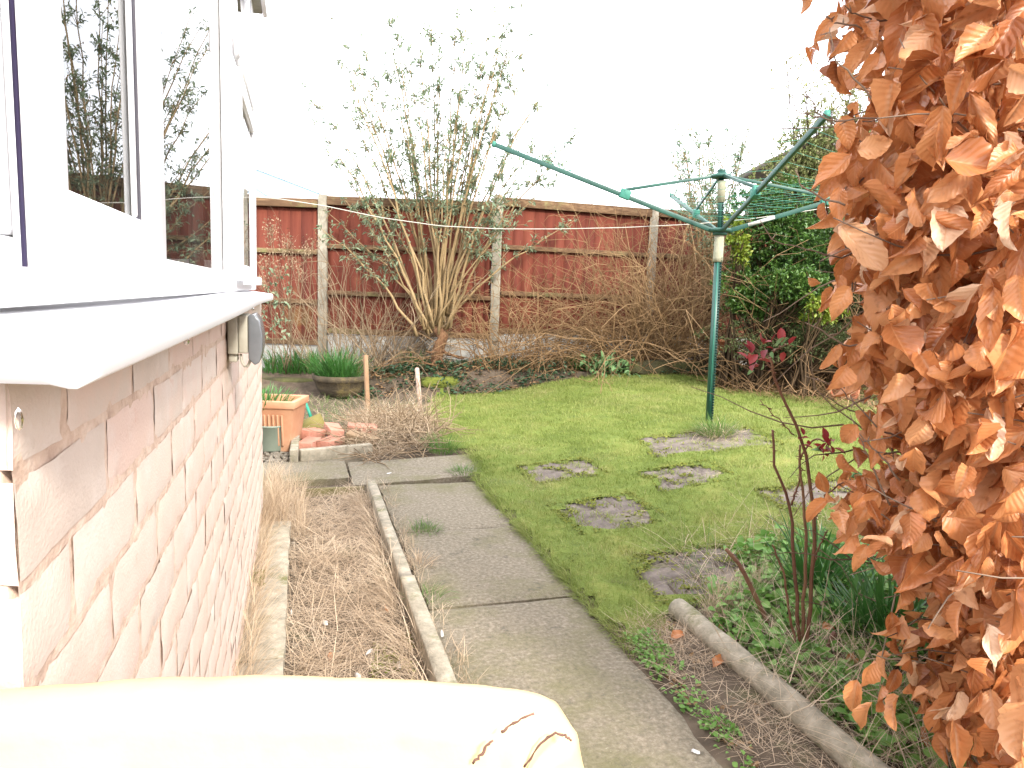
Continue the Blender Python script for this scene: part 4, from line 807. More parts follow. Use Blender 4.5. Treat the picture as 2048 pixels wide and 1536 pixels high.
# pebbles left of the green pot and around
def pebbles(poly,n,s0,s1,lab,name='gravel'):
    p=scatter(poly,n); mb=MB()
    for x,y in p: s=rng.uniform(s0,s1); mb.lathe([(.001,-.5*s),(.8*s,-.3*s),(s,.05*s),(.6*s,.42*s),(.001,.5*s)],(x,y,float(H(x,y))+.3*s),7,r=rng.random(),wob=.2,sc=(rng.uniform(.7,1.2),rng.uniform(.7,1.2)))
    o=mb.build(name,M['stone'],smooth=True); tag(o,lab,'gravel',kind='stuff')
pebbles(Wp([(-.6,4.36),(-.05,4.42),(-.06,5.3),(-.6,5.3)]),420,.008,.024,'loose grey pebbles around the green pot')
pebbles(Wp([(-.04,1.3),(.33,1.3),(.33,3.8),(-.04,3.8)]),160,.004,.014,'small stones lying among the dead grass in the narrow bed')
# white scraps
for i,(px,py,s,lab) in enumerate([(735,1308,.022,'largest white scrap, a split piece at the near end of the straw bed'),(797,1335,.018,'slim white scrap lying on soil near the edging board'),(597,1003,.014,'white scrap at the far corner of the straw bed'),(583,1228,.012,'white scrap on the left rim of the straw bed'),(883,1272,.012,'white scrap against the path side of the edging board'),(651,1250,.013,'off white scrap in the middle of the straw bed'),(1391,1505,.012,'white scrap on the path in the bottom right'),(778,948,.02,'white blot on the cross slab'),(712,1357,.015,'white scrap just above the cream seat back')]):
    p=PZ(px,py,.0 if px>860 or i==7 else -.045); mb=MB(); 
    n=7; th=np.sort(rng.uniform(0,6.28,n)); ang=rng.uniform(0,3); rr=s*rng.uniform(.6,1.1,n); xx=rr*np.cos(th);yy=.45*rr*np.sin(th); X=xx*math.cos(ang)-yy*math.sin(ang);Y=xx*math.sin(ang)+yy*math.cos(ang)
    zt_=.006+rng.random(n)*(.002 if i in(6,7) else .012); V=np.concatenate([np.stack([p[0]+X,p[1]+Y,p[2]+zt_*.2],-1),np.stack([p[0]+X*.9,p[1]+Y*.9,p[2]+zt_],-1)]); mb.add(V,q=[[j,(j+1)%n,n+(j+1)%n,n+j] for j in range(n)],ng=[tuple(n+np.arange(n))])
    tag(mb.build('white_scrap',M['white'],loc=p),lab,'scrap','white scraps on the ground')
# pots and planters
def clump(base,n,L,rad,lab,wd=.014,cat='plant',name='strap_leaved_plant',matn='strap',lean=(0,.75),bend=(.1,.9),group='clumps of strap leaved bulbs',rvm=.5):
    return tuft(base,n,L,rad,lab,cat,name,matn,lean=lean,bend=bend,wd=wd,group=group,rvm=rvm,seg=5)
bp_=PZ(675,797,-.005); by=bp_[1]+.14
bc=np.array([bp_[0],by,0.]); bowl=empty('bowl_planter',bc,'dark mossy stone bowl planter full of green strap leaves','planter')
hb_=float(PY(675,748,by)[2]); r_=.285
MB().lathe([(.0,.005),(.15,.0),(.2,.02),(.245,.09),(.268,.16),(.28,.165),(.285,hb_),(.262,hb_),(.25,hb_-.05),(0,hb_-.05)],bc,36,wob=.02).build('bowl',M['trough'],bowl,smooth=False)
MB().lathe([(0,hb_-.03),(.26,hb_-.035)],bc,20).build('compost',M['soil'],bowl)
clump(bc+[-.03,0,hb_-.04],480,.34,.2,'strap leaved plant filling the dark stone bowl',wd=.012,lean=(0,.9))
# terracotta trough
tp0=PZ(597,905,0.)
tz=float(PY(597,803,tp0[1])[2])-.0; tx1=tp0[0]-.03; ty=tp0[1]-.02
tpl=empty('terracotta_trough',(tx1-.35,ty+.15,0),'ribbed terracotta coloured trough planter beside the bay window','planter')
def trough(mb):
    x0=tx1-.72; 
    V=[]; 
    for z,e in ((0,.035),(tz-.05,.0),(tz-.05,-.012),(tz,-.016),(tz,.018),(tz-.06,.02)):
        for (x,y) in ((x0+e,ty+e),(tx1-e,ty+e),(tx1-e,ty+.3-e),(x0+e,ty+.3-e)): V.append([x,y,z])
    q=[[i*4+j,i*4+(j+1)%4,i*4+4+(j+1)%4,i*4+4+j] for i in range(5) for j in range(4)]; q.append([20,21,22,23]); mb.add(V,q=q)
mb=MB(); trough(mb); mb.build('body',M['terracotta'],tpl,bevel=.006)
mb=MB()
for i in range(22): x=tx1-.07-i*.028; mb.obox([x,ty+.02,.04],[x,ty-.004,tz-.09],.012,.012,up=(0,1,.1))
mb.build('rib',M['terracotta'],tpl,bevel=.003)
clump(np.array([tx1-.27,ty+.15,tz-.06]),300,.16,.19,'bright strap leaves growing in the terracotta trough',wd=.01,lean=(0,.8),rvm=.7)
# green pot
gp=PZ(548,905,0.); gy=gp[1]+.085; gx=PY(576,880,gy)[0]-.105; gh=float(PY(548,852,gy-.08)[2])
tag(MB().lathe([(0,.003),(.082,.0),(.088,.01),(.104,gh-.012),(.108,gh-.01),(.108,gh),(.1,gh),(.096,gh-.02),(.08,.02),(0,.02)],(gx,gy,0),36).build('plant_pot',M['greypot'],loc=(gx,gy,0),smooth=True,bevel=.0),'empty grey green plastic pot standing on pebbles','plant pot')
# loose bricks
BR=[(.05,4.80,0,1.25,0,0,'redbrick','front left loose brick next to the short edging, its end facing the path'),(.19,4.83,0,1.0,.0,0,'redbrick','reddest loose brick at the front of the pile'),(.07,5.06,.02,.95,.12,.1,'redbrick','red brick at the left rear of the loose pile'),(.22,5.10,.03,1.75,-.1,.12,'redbrick','pinkish brick lying at the rear middle of the pile'),(.42,5.12,.035,-.12,.06,.1,'redbrick','long pink brick at the right of the pile, half over another'),(.4,4.88,.012,-.45,.2,.12,'buffbrick','buff brown brick at the right front of the pile')]
for (w_,l_,z,ra_,ti,tj,mt,lab) in BR:
    p=W(w_,l_,z+.034); o=MB().box((p[0]-.105,p[1]-.05,p[2]-.033),(p[0]+.105,p[1]+.05,p[2]+.033),r=rng.random(),j=.002).build('loose_brick',M[mt],loc=p,bevel=.006); o.rotation_euler=(tj,ti,ra_+ROT); tag(o,lab,'brick','loose bricks behind the cross slab')
# square tile leaning
tpx=[(593,845),(640,826),(655,856),(604,880)]; Q=[PY(x,y,5.35 if y<850 else 5.2) for x,y in tpx]; Q=np.array(Q); Q[:,2]=np.maximum(Q[:,2],.01); nn_=np.array([0,.02,-.01])
tag(MB().add(np.concatenate([Q,Q+nn_]),q=[[3,2,1,0],[4,5,6,7],[0,1,5,4],[1,2,6,5],[2,3,7,6],[3,0,4,7]]).build('leaning_tile',M['tile'],loc=Q.mean(0)*[1,1,0]),'square olive brown tile leaning behind the loose bricks','tile')
a=PY(609,798,5.5);b=PY(622,835,5.42); tag(MB().tube([a,a*.5+b*.5,b],[.008,.012,.013],8).build('garden_tool',M['peacock'],loc=b,smooth=True),'green tool handle sticking up behind the leaning tile','tool')
# stakes
a=PY(731,710,6.2);b=PY(736,820,6.15); b[2]=-.02; tag(MB().obox(b,a,.035,.03).build('wooden_stake',M['wood'],loc=b,bevel=.003),'square cut brown stake right of the bowl planter','stake','stakes in the left border')
a=PY(834,738,6.2);b=PY(842,830,6.15); b[2]=-.02; tag(MB().tube([b,b*.5+a*.5,a,a+[0,0,.012]],[.022,.02,.02,.012],10).build('wooden_stake',M['birch'],loc=b,smooth=True),'pale round peeling stake at the left edge of the lawn','stake','stakes in the left border')
# heap of twigs
tw=gpts([(700,905),(745,935),(860,905),(875,870),(850,840),(740,830),(690,860)])
p=scatter(tw,620); mb=MB(); cc=np.array(tw).mean(0)
for x,y in p:
    dd=np.hypot(x-cc[0],y-cc[1]); z=rng.uniform(0,1)*.15*max(0,1-dd/.75)+.01; d=rng.normal(0,1,3); d[2]*=.22; mb.tube(wander([x,y,z+.0],d,rng.uniform(.12,.4),5,curl=.35),np.linspace(rng.uniform(.0022,.0042),.0015,6),4,r=rng.random(),cap=False)
tag(mb.build('twig_heap',M['paletwig']),'heap of cut pale twigs at the left edge of the lawn','brushwood',kind='stuff')
strawmat('straw_litter',tw,2600,.2,'dead straw mixed through the twig heap',h=.14,lie=(.8,1.6))
left=gpts([(600,900),(600,800),(870,785),(868,850),(760,905)]); strawmat('rough_grass',left,2600,.11,'thin rough grass and straw on the soil around the bricks and stakes',matn='longgrass',wd=.003,lie=(.2,1.2),bend=(.2,1.2),dens=.2,cat='grass'); strawmat('straw_litter',left,1600,.2,'scattered straw around the stakes and bowl planter',h=.03)
brush('cut_twigs',GB(820,870),.45,.3,.45,50,'stubby cut twigs sticking out of the heap beside the pale stake',matn='paletwig',arch=.3,rad=.004,sub=2,cat='brushwood')
e_=G(885,905); tuft(e_,260,.17,.09,'green grass tuft at the corner of the lawn and cross slab','grass tuft','grass_tuft','longgrass',lean=(0,.9),wd=.004)
e_=G(925,950); tuft(e_,220,.08,.07,'small green grass tuft on the joint of the cross slab and path','grass tuft','grass_tuft','longgrass',lean=(0,1.1),wd=.004)
for (px,py,n,lab) in [(850,1062,150,'low green tuft in the path joint beside the edging'),(835,1130,120,'yellowish tuft on the left side of the path'),(860,1200,90,'tuft in the second path joint beside the edging board')]:
    e_=PZ(px,py,0.); tuft(e_,n,.07,.06,lab,'grass tuft','grass_tuft','longgrass' if n!=120 else 'straw',lean=(.1,1.3),wd=.003)
# daffodil clumps at the back
clump(GB(560,752,.1),230,.3,.2,'dark green strap leaves left of the bowl planter by the mossy ledge',wd=.013)
clump(GB(600,748,.3),200,.3,.2,'dark green strap leaves directly behind the bowl planter',wd=.013)
clump(GB(828,738,.15),200,.27,.14,'dark green strap leaves left of the big shrub stump',wd=.014)
clump(GB(1155,742,.1),160,.24,.11,'small upright green clump between the bare shrubs at the back',wd=.012)
clump(GB(1470,760),30,.2,.03,'few bright blades below the hanging clay pot',wd=.012,lean=(0,.2))
# soft leafy clump
lc=GB(1212,752,.05); t=empty('leafy_clump',lc,'pale sage green leafy clump at the back edge of the lawn','plant'); mb=MB(); n=90; pos=lc+rng.normal(0,1,(n,3))*[.13,.08,.05]+[0,0,.11]; d=(pos-lc); sprig_leaves(mb,pos,d/np.linalg.norm(d,axis=1,keepdims=True),2,.085,LT_oval,rv=(.2,1)); mb.build('foliage',M['sageleaf'],t,smooth=True)
# mossy ledge, log and rock
def rock(c,s,mt,lab,name,cat,seed=1,rot=0.):
    k=20;th=np.linspace(0,2*math.pi,k,endpoint=False); ph=np.linspace(.02,math.pi-.02,10); T,Pn=np.meshgrid(th,ph); X=np.cos(T)*np.sin(Pn);Y=np.sin(T)*np.sin(Pn);Z=np.cos(Pn)
    rr=1+.16*vnoise(X*2+seed,Y*2+Z*2,.8,seed)+.06*vnoise(X*5,Z*5+Y*4,.9,seed+2); V=np.stack([np.sign(X)*np.abs(X)**.75*rr*s[0],np.sign(Y)*np.abs(Y)**.75*rr*s[1],np.sign(Z)*np.abs(Z)**.7*rr*s[2]],-1); ca,sa=math.cos(rot),math.sin(rot); V=np.stack([V[...,0]*ca-V[...,1]*sa,V[...,0]*sa+V[...,1]*ca,V[...,2]],-1)+np.array(c)
    i=np.arange(9)[:,None]*k+np.arange(k)[None]; j=np.arange(9)[:,None]*k+(np.arange(k)[None]+1)%k; q=np.stack([i,i+k,j+k,j],-1).reshape(-1,4); tag(MB().add(V,q=q).build(name,M[mt],loc=c,smooth=True),lab,cat)
p=GB(1345,752,.05); rock(p+[0,.1,.06],(.5,.14,.1),'mossrock','long dark mossy log lying along the back of the lawn','mossy_log','log',2,.12)
p=GB(1405,745,.35); rock(p+[0,0,.1],(.2,.12,.13),'slabstone','pale leaning stone beside the rotary dryer pole at the back','garden_stone','stone',5,.3)
p=GB(575,775,.1); rock(p+[-.1,.12,.03],(.45,.07,.05),'mossrock','mossy stone ledge left of the bowl planter','mossy_ledge','stone ledge',3,0)
p=GB(880,760,.0); rock(p+[0,.1,.06],(.22,.1,.07),'moss','yellow green mossy stone below the big shrub stump','mossy_stone','stone',4,.2)
# hanging clay pot, tipped clay pot
hp=PY(1449,690,7.2); pc_=hp; t=empty('hanging_pot',hp-[0,0,.06],'small clay pot hanging on a wire just right of the dryer pole','plant pot')
MB().lathe([(0,-.055),(.045,-.055),(.06,.03),(.066,.03),(.067,.055),(.06,.055),(.055,.03),(0,.03)],hp,20).build('pot',M['clay'],t,smooth=True); MB().tube([hp+[-.06,0,.05],hp+[0,0,.16],hp+[.06,0,.05]],.002,4).tube([hp+[0,0,.16],hp+[.02,.1,.5]],.002,4).build('wire',M['darktwig'],t)
tc_=G(1675,800); tc_[2]+=.09; mb=MB(); mb.lathe([(0,.1),(.075,.1),(.105,-.08),(.125,-.08),(.13,-.125),(.115,-.125),(.1,-.08),(.07,.08),(0,.085)],(0,0,0),24)
V=mb.v[0].copy(); ang=R_(-100); V=np.stack([V[:,0],V[:,1]*math.cos(ang)-V[:,2]*math.sin(ang),V[:,1]*math.sin(ang)+V[:,2]*math.cos(ang)],-1); mb.v[0]=V+tc_; tag(mb.build('tipped_pot',M['clay'],loc=tc_,smooth=True),'clay pot lying on its side at the right edge of the lawn','plant pot')
# ================= RIGHT BED =================
l0,l1=2.03,.3
mb=MB(); nP=40; ls=np.linspace(2.03,.2,nP); P=np.array([W(1.218+.004*math.sin(l*4),l,.028+.012*math.sin(l*1.4)) for l in ls]); mb.tube(P,.036+.0015*np.sin(ls*23),16); tag(mb.build('edging_pole',M['edging'],loc=P[0],smooth=True),'round topped concrete edging pole between path and right bed','edging')
rb=Wp([(1.26,.3),(3.2,.3),(3.2,1.9),(2.6,2.35),(2.0,2.6),(1.5,2.55),(1.28,2.1)])
cover('weed_cover',Wp([(1.27,.9),(2.0,1.0),(2.2,2.0),(1.9,2.4),(1.5,2.3),(1.27,1.9)]),6500,LT_round,'weed',.038,'low round leaved green weeds covering the right bed','weeds',h=(.01,.08),clump=.22)
strawmat('bed_straw',rb,4800,.24,'tangled dry grass stems over the weeds in the right bed',h=.07,lie=(.7,1.6),bend=(-.2,.9),wd=.0024)
strawmat('bed_straw',Wp([(1.13,.3),(1.5,.3),(1.5,1.75),(1.2,1.75)]),2600,.22,'dry grass stems lying across the round concrete edging',h=.09,lie=(.6,1.6),bend=(-.2,.9),wd=.0022)
strawmat('bed_grass',rb,2600,.17,'fresh green blades mixed into the right bed',matn='longgrass',lie=(.1,1.2),bend=(.2,1.2),wd=.003,cat='grass')
strawmat('bed_grass',gpts([(1400,1235),(1480,1205),(1560,1165),(1530,1215),(1440,1260)]),800,.14,'pale seeding grass at the top corner of the right bed',matn='straw',lie=(.1,.8),bend=(.1,.8),wd=.002,cat='grass')
gut=Wp([(.98,.3),(1.19,.3),(1.19,2.0),(.99,1.95)])
strawmat('verge_straw',gut,4200,.1,'dead grass and soil between the path and the round edging',wd=.0022,h=.01,dens=.12); 
strawmat('verge_straw',Wp([(.99,1.6),(1.19,1.6),(1.25,2.05),(1.0,2.05)]),900,.1,'short straw where the verge meets the lawn corner',wd=.0022,h=.01)
cover('clover_strip',Wp([(.945,.6),(1.01,.6),(1.04,1.5),(1.08,1.93),(.965,1.93)]),2600,LT_round,'weed',.014,'bright green clover creeping along the path edge','clover',h=(.0,.03),rv=(.3,1),clump=.09)
cover('soil_litter',gut,1100,LT_oval,'twig',.02,'crumbs of brown leaf on the verge soil','leaf litter',h=(0,.01),tiltsd=.2)
clump(GB(1625,1195)+[0,0,.0],120,.3,.07,'strap leaved clump behind the thorny rose stems in the right bed',wd=.02,lean=(0,.75),bend=(.1,.8),name='strap_leaved_plant')
clump(GB(1790,1290),110,.28,.1,'strap leaved clump under the beech leaves in the right bed',wd=.018,lean=(0,.7),bend=(.1,.8),rvm=.4)
clump(GB(1700,1270),45,.24,.07,'sparse strap leaves between the two thick clumps in the right bed',wd=.016,lean=(0,.7),bend=(.2,1.))
# rose stems
def pxpath(pts,Y): return np.array([PY(x,y,Y if np.isscalar(Y) else Y[i]) for i,(x,y) in enumerate(pts)])
def smooth(P,n=14):
    tt=np.linspace(0,len(P)-1,n); return np.stack([np.interp(tt,np.arange(len(P)),P[:,k]) for k in range(3)],-1)
rb0=GB(1602,1330); RY=rb0[1]
rose=empty('rose_bush',rb0,'leggy thorny rose with bare dark stems and a few red new leaves','rose bush')
mb=MB(); th_=MB()
stems=[([(1605,1335),(1596,1230),(1588,1120),(1580,1010),(1550,930),(1545,860)],.006),([(1603,1330),(1608,1200),(1612,1100),(1608,1000),(1600,930),(1600,890)],.0055),([(1606,1335),(1618,1240),(1625,1130),(1628,1020),(1620,960),(1610,900),(1590,850),(1560,790),(1545,740),(1540,715)],.006),([(1600,1330),(1580,1230),(1565,1140),(1545,1090)],.0045),([(1600,920),(1625,880),(1650,880),(1655,900),(1662,885)],.003),([(1628,1040),(1660,980),(1700,960),(1740,985)],.003),([(1583,1010),(1600,960),(1602,930)],.003),([(1588,870),(1548,830),(1520,800)],.002),([(1545,740),(1528,715),(1500,712)],.003),([(1540,720),(1548,700),(1572,690)],.003),([(1628,1130),(1640,1090),(1655,1060)],.003)]
for pts,r0 in stems:
    P=smooth(pxpath(pts,[RY-.02*i for i in range(len(pts))]),16); P[1:-1]+=rng.normal(0,.0018,(14,3)); mb.tube(P,np.linspace(r0,r0*.5,16),7,r=rng.random())
    for _ in range(int(len(pts)*4)):
        i=rng.integers(0,15); p=P[i]+(P[i+1]-P[i])*rng.random(); a=rng.normal(0,1,3); a[2]*=.2; a/=np.linalg.norm(a); th_.tube([p,p+a*.012+[0,0,-.002]],[.002,.0003],4,r=.3)
mb.build('stem',M['rosestem'],rose,smooth=True); th_.build('thorn',M['rosestem'],rose)
for (px,py,n,s) in [(1655,890,9,.035),(1645,905,6,.03),(1606,880,5,.03),(1500,712,6,.04),(1530,690,6,.038),(1560,688,3,.04),(1515,735,4,.03)]:
    mb=MB(); p=PY(px,py,RY-.12); pos=np.tile(p,(n,1)); sprig_leaves(mb,pos,np.tile([0,0,.6],(n,1)),1,s,LT_oval,rv=(.1,1)); mb.build('new_leaf_tuft',M['redleaf'],rose,smooth=True)
for (px,py) in [(1640,912),(1700,945),(1548,700),(1508,738),(1570,693)]: mb=MB(); p=PY(px,py,RY-.12); sprig_leaves(mb,np.array([p]),np.array([[0,0,.2]]),2,.04,LT_oval); mb.build('old_leaf',M['sageleaf'],rose,smooth=True)
st0=GB(1555,1272); mb=MB(); P=smooth(pxpath([(1555,1275),(1530,1235),(1505,1180),(1480,1130),(1452,1098)],st0[1]),10); mb.tube(P,np.linspace(.0085,.006,10),8,r=.7); 
for i in range(8): p=P[1+i]; mb.tube([p,p+[rng.normal(0,.01),-.01,.012]],[.003,.0005],4,r=.2)
t=tag(mb.build('pruned_stem',M['rosestem'],loc=st0,smooth=True),'single thick pruned green red stem leaning left in the right bed','pruned stem')
st0=GB(1650,1330); mb=MB(); mb.tube(smooth(pxpath([(1645,1340),(1655,1300),(1670,1265)],st0[1]),6),[.01,.01,.009,.009,.008,.008],7); tag(mb.build('pruned_stem',M['rosestem'],loc=st0),'short brown woody stub between the rose and strap leaves','pruned stem')
# long seed stalks across the bed
mb=MB()
for pts,Y in [([(1600,1480),(1680,1400),(1735,1310),(1750,1280)],1.75),([(1745,1310),(1790,1320),(1850,1325),(1930,1345)],1.6),([(1690,1340),(1760,1315),(1860,1328),(1960,1370)],1.7),([(1560,1440),(1640,1400),(1760,1380)],1.65),([(1820,1480),(1760,1400),(1700,1360)],1.5),([(1400,1310),(1420,1250),(1428,1190),(1420,1150)],2.3),([(1440,1300),(1445,1240),(1460,1190)],2.3)]:
    mb.tube(smooth(pxpath(pts,Y),12)+rng.normal(0,.002,(12,3)),.0016,4,r=.8)
tag(mb.build('dry_stalks',M['straw']),'long bent dry stalks arching over the right bed','dead grass',kind='stuff')

# ================= COPPER BEECH HEDGE =================
by_=np.array([-50,10,60,120,160,200,240,290,330,390,440,500,550,600,640,700,760,820,870,920,970,1010,1060,1090,1130,1180,1220,1260,1300,1340,1390,1440,1500,1600])
bx_=np.array([1650,1650,1700,1740,1745,1720,1665,1660,1690,1695,1690,1680,1655,1700,1690,1690,1705,1760,1750,1790,1745,1650,1690,1720,1780,1795,1800,1850,1880,1860,1760,1790,1880,1900])
def hedge():
    hb0=W(1.55,1.2,0.); t=empty('beech_hedge',hb0,'copper brown beech hedge of dry rustling leaves at the right','hedge')
    LT=[leaf_t(12,6,1,rng.uniform(.5,.66),rng.uniform(-.35,.5),rng.uniform(-.4,1.),wave=rng.uniform(.04,.12),ple=.005,npl=rng.integers(6,9),serr=.05,seed=i) for i in range(9)]
    for i in (2,5,7): LT[i]=leaf_t(12,6,1,.5,rng.uniform(.7,1.1),rng.uniform(.4,1.1),wave=rng.uniform(.1,.18),ple=.006,npl=7,serr=.05,seed=i+30)
    lf=MB(); tw=MB()
    cand=[]; 
    N=110000; X=rng.uniform(.3,2.4,N); Y=rng.uniform(.95,1.95,N); Z=rng.uniform(.12,2.35,N); P=np.stack([X,Y,Z],-1); px,py=project(P)
    B=np.interp(py,by_,bx_); wv,lv=wl(P)
    edge=px-B; ok=(edge>18)&(px<3400)&(wv>.9)
    # hedge leans back: keep to a shell nearer the camera on the inside, thin at the outline
    Yn=1.02+np.clip((2048-px)/400,0,1)*.28
    ok&=(Y>Yn)&(rng.random(N)<np.where(edge<90,.3,1.))
    ok&=~((py<230)&(px>1830)&(rng.random(N)<.35))
    # prefer front layers
    ok&=rng.random(N)<np.exp(-(Y-Yn)*1.5)*.9+.1
    P=P[ok]; P=P[(vnoise(P[:,2]*1.3,P[:,0]+P[:,1],.09,4)+rng.normal(0,.5,len(P)))>-.3]; print('hedge cand',len(P)); 
    qx,_=project(P); i1=rng.permutation(np.where(qx<2150)[0])[:4100]; i2=rng.permutation(np.where(qx>=2150)[0])[:3000]; P=P[np.concatenate([i1,i2])]; n=len(P)
    d=np.stack([rng.normal(-.28,.45,n),rng.normal(-.15,.4,n),rng.normal(-.85,.4,n)],-1)
    up=np.stack([rng.normal(-.35,.5,n),rng.normal(-1,.45,n),rng.normal(.15,.4,n)],-1); flip=rng.random(n)<.25; up[flip]*=-1
    d/=np.linalg.norm(d,axis=1,keepdims=True); sz=rng.uniform(.042,.1,n)*np.where(rng.random(n)<.1,1.15,1)
    depth=P[:,1]; rv=np.clip(rng.normal(.52,.27,n)+.0,0,1); pale=rng.random(n)<.05; rv[pale]=rng.uniform(.88,1,pale.sum())
    P0=P-d*sz[:,None]*.5
    which=rng.integers(0,9,n); Fm=frames(d,up,sz); Fm[:,:,1]*=rng.uniform(.45,1.05,n)[:,None]
    for i in range(9): s_=which==i; lf.inst(LT[i][0],LT[i][1],P0[s_],Fm[s_],rv[s_],LT[i][2])
    ex=[(1660,35),(1690,70),(1715,50),(1735,85),(1705,110),(1745,120),(1692,262),(1705,285),(1690,318),(1690,300),(1668,345),(1700,330),(1665,385),(1655,430),(1690,455),(1665,560),(1650,590),(1685,585),(1700,690),(1680,740),(1720,730),(1665,700),(1740,820),(1700,860),(1745,880),(1640,1010),(1665,1030),(1690,1045),(1700,1075),(1720,1100),(1735,1330),(1700,1370),(1750,1380),(1730,1415),(1780,1400),(1760,1060),(1795,1170),(1790,1240)]
    pe=np.array([PY(x+14,y-10,rng.uniform(1.28,1.45)) for x,y in ex]); ne=len(pe); de=np.stack([rng.normal(-.45,.25,ne),rng.normal(-.1,.3,ne),rng.normal(-.8,.25,ne)],-1); ue=np.stack([rng.normal(-.2,.5,ne),rng.normal(-1,.3,ne),rng.normal(.1,.3,ne)],-1)
    for i in range(ne): T_=LT[[0,1,3,4,6,8][i%6]]; F_=frames(de[i:i+1],ue[i:i+1],[rng.uniform(.06,.085)]); F_[:,:,1]*=rng.uniform(.5,.95); lf.inst(T_[0],T_[1],pe[i:i+1],F_,np.array([rng.uniform(.3,.7)]),T_[2])
    # crumpled inner leaves
    n2=5200; idx=rng.integers(0,len(P),n2); Q=P[idx]+np.stack([rng.uniform(.02,.1,n2),rng.uniform(.1,.3,n2),rng.normal(0,.04,n2)],-1); d2=np.stack([rng.normal(0,.5,n2),rng.normal(0,.4,n2),rng.normal(-1,.5,n2)],-1)
    CT=leaf_t(8,4,1,.42,1.1,.7,wave=.14,seed=44); lf.inst(CT[0],CT[1],Q,frames(d2,rng.normal(0,1,(n2,3)),rng.uniform(.04,.07,n2)),np.clip(rng.normal(.45,.25,n2),0,1),CT[2])
    lf.build('foliage',M['beech'],t,smooth=True)
    # twigs
    for i in range(420):
        p=P[rng.integers(n)]; dirn=np.array([-1.,-.15,rng.normal(.1,.35)]); L=rng.uniform(.15,.4); s=p-dirn/np.linalg.norm(dirn)*L*.6; Q_=wander(s,dirn,L,6,curl=.35); qx,qy=project(Q_[-1]); 
        if qx<np.interp(qy,by_,bx_)-40: continue
        tw.tube(Q_,np.linspace(.0026,.001,7),4,r=rng.random())
    # twigs that poke out of the outline, with little buds
    for pts in [[(1760,62),(1700,52),(1665,42),(1652,30)],[(1800,40),(1750,40),(1712,30),(1690,12)],[(1780,232),(1735,190),(1702,150),(1668,115),(1663,80),(1660,55)],[(1760,300),(1680,265),(1640,230),(1610,185)],[(1800,235),(1720,240),(1665,240),(1620,232),(1592,220)],[(1720,500),(1680,520),(1640,505),(1600,498),(1545,482),(1520,440)],[(1690,410),(1640,395),(1600,370),(1590,340)],[(1760,330),(1700,380),(1650,400)],[(1740,690),(1690,690),(1640,660),(1610,645)],[(1720,770),(1680,772),(1610,752)],[(1810,880),(1760,860),(1700,800),(1680,775)],[(1800,960),(1750,900),(1700,850)],[(1780,1010),(1745,930),(1720,880),(1700,830)],[(1900,420),(1800,440),(1740,430)],[(1950,1110),(1850,1115),(1780,1125),(1700,1150)]]:
        q=smooth(pxpath(pts,rng.uniform(1.3,1.5)),12); q[1:-1]+=rng.normal(0,.0015,(10,3)); tw.tube(q,np.linspace(.0022,.0009,12),5,r=rng.random())
        for k in range(3): i=rng.integers(4,11); a=rng.normal(0,1,3); a/=np.linalg.norm(a); tw.tube([q[i],q[i]+a*.006,q[i]+a*.016],[.001,.0016,.0003],4,r=.6)
    # main stems and dense inner twigs
    for i in range(9):
        x=1.15+i*.12; q=wander([x,1.5+rng.uniform(-.2,.4),-.02],[rng.uniform(0,.12),0,1],2.3,10,curl=.1); tw.tube(q,np.linspace(.016,.005,11),7,r=.3)
    for i in range(520):
        s=np.array([rng.uniform(.9,2.3),rng.uniform(1.3,2.),rng.uniform(.2,2.2)]); tw.tube(wander(s,[rng.normal(-.6,.5),rng.normal(-.3,.5),rng.normal(.3,.4)],rng.uniform(.15,.45),5,curl=.5),np.linspace(.003,.001,6),3,r=rng.random(),cap=False)
    tw.build('twigs',M['beechtwig'],t)
    # a few fallen leaves as things of their own
    for i,(px,py,lab) in enumerate([(1365,1278,'fallen beech leaf at the tip of the round edging'),(1435,1275,'fallen beech leaf just right of the round edging'),(1685,1370,'fallen beech leaf lying flat in the right bed'),(1425,1345,'fallen beech leaf on the soil between path and edging'),(1640,1300,'fallen beech leaf beside the rose stems'),(775,1228,'orange leaf among the dead grass of the narrow bed'),(665,1320,'small brown leaf near the wall side of the narrow bed')]):
        p=GB(px,py); p[2]+=.02+(.05 if i in(2,4) else 0); L2=LT[i%9]; mb=MB(); dd=rng.normal(0,1,(1,3)); dd[0,2]*=.15; mb.inst(L2[0],L2[1],np.array([p]),frames(dd,np.array([[0.,-.4,1]]),[.055 if i<5 else .035]),np.array([.4]),L2[2]); tag(mb.build('fallen_leaf',M['beech'],loc=p,smooth=True),lab,'leaf','fallen beech leaves')
hedge()
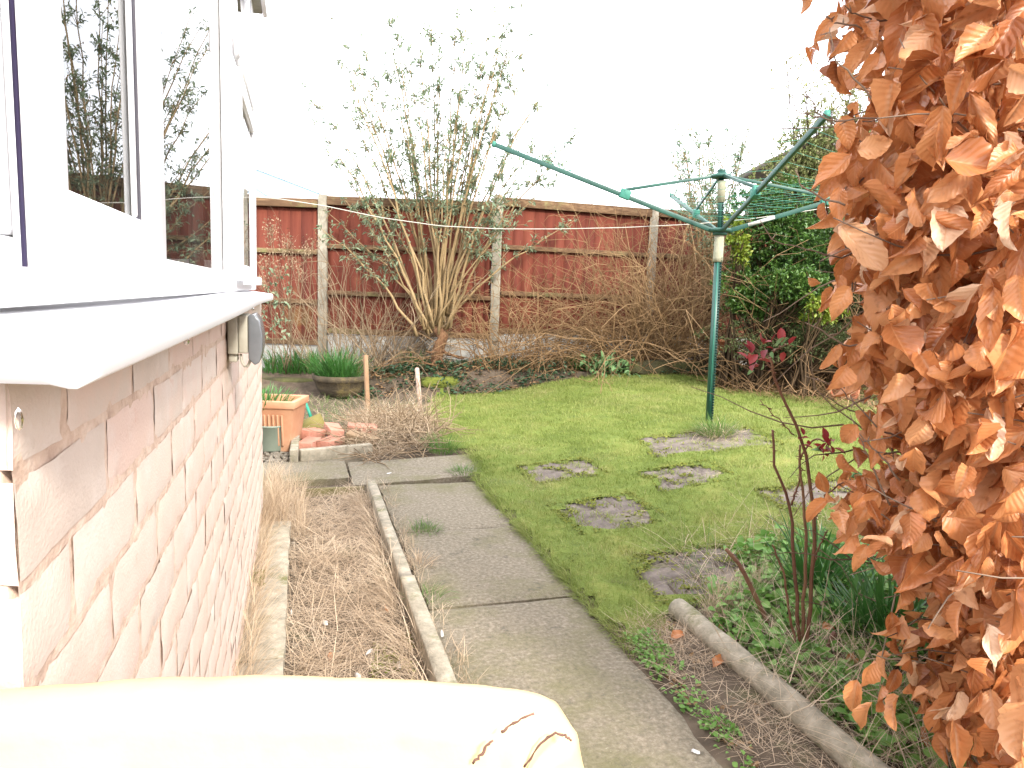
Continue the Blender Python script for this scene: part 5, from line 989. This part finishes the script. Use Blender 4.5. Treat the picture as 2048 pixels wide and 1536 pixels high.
# ================= CREAM SEAT BACK (foreground) =================
def seat():
    Y0=.40
    prof=[(-260,1398),(-100,1394),(0,1388),(100,1379),(200,1372),(300,1366),(420,1362),(520,1361),(640,1363),(760,1367),(850,1371),(950,1380),(1020,1386),(1070,1394),(1100,1405),(1125,1425),(1145,1450),(1157,1475),(1160,1500),(1166,1530),(1180,1580),(1196,1660)]
    top=np.array([PY(x,y,Y0) for x,y in prof]); c=PY(500,1750,Y0)
    base=np.array([c[0],c[1],0.]); t=empty('chair_back',base,'pale cream rounded chair back with cracked curved folds, close to the camera','chair')
    # inflate: rounded pad, profile swept towards the viewer and down
    n=len(top); tt=np.linspace(0,n-1,90); T=np.stack([np.interp(tt,np.arange(n),top[:,k]) for k in range(3)],-1)
    for _ in range(3): T[1:-1]=(T[:-2]+2*T[1:-1]+T[2:])/4
    inn=np.gradient(T,axis=0); nrm=np.stack([inn[:,2],np.zeros(90),-inn[:,0]],-1); nrm/=np.linalg.norm(nrm,axis=1,keepdims=True)   # points inwards/down
    ks=26; V=[]
    th=np.linspace(-.5*math.pi,.5*math.pi,9); R=.022
    rows=[]
    for a in th: # rounded rim from back to front
        rows.append((R*(1-math.cos(a))*1.0, -R*math.sin(a)))
    for k in range(1,18): rows.append((R+.011*k,-R-.0015*k-.004*math.sin(k*.35)))
    M_=np.array(rows)
    P=T[:,None]+nrm[:,None]*M_[None,:,0,None]; P[...,1]+=M_[None,:,1]
    # folds near the right-hand end
    s=np.linspace(0,1,90)[:,None]*np.ones((1,len(rows))); kk=np.arange(len(rows))[None]*np.ones((90,1))
    px,py=project(P)
    f1=np.hypot(px-1175,(py-1600)*.9); ridge=lambda c0,w_:np.exp(-((f1-c0)/w_)**2)
    P[...,1]-=.004*ridge(150,18)*(px>850)-.003*ridge(118,8)*(px>850)-.003*ridge(185,10)*(px>850)
    P[...,1]+=.0015*vnoise(px,py,60,3)
    k=len(rows); i=np.arange(89)[:,None]*k+np.arange(k-1)[None]; q=np.stack([i,i+1,i+k+1,i+k],-1).reshape(-1,4)
    MB().add(P,q=q).build('padding',M['cream'],t,smooth=True)
    mb=MB()
    for pts in [[(947,1528),(962,1508),(975,1490),(985,1482)],[(1005,1465),(1020,1450),(1045,1436),(1070,1428)],[(1048,1536),(1062,1514),(1080,1488),(1092,1476),(1110,1468),(1124,1469)],[(1124,1469),(1134,1474),(1141,1480)]]:
        q=np.array([PY(x,y,Y0-R-.0055) for x,y in pts]); q=smooth(q,12); q+=rng.normal(0,.0004,q.shape); mb.tube(q,.0004+.0006*rng.random(12),5)
    mb.build('cracked_seam',M['crack'],t)
    # backing board so that the back has thickness and legs reach the ground
    b=MB(); x0=T[:,0].min(); x1=T[:,0].max(); b.box((x0,Y0+.0,.25),(x1-.03,Y0+.02,T[:,2].min()-.0)); b.build('back_board',M['cream'],t,bevel=.01)
    b=MB()
    for x in (x0+.03,x1-.06): b.box((x-.02,Y0-.02,0),(x+.02,Y0+.02,.27))
    for o_,x in ((1,x0+.03),(2,x1-.06)): MB().box((x-.02,Y0-.021,0),(x+.02,Y0+.019,.2495)).build('leg',M['wood'],t,bevel=.004)
seat()
for o in bpy.data.objects:
    if '_b' in o: del o['_b']
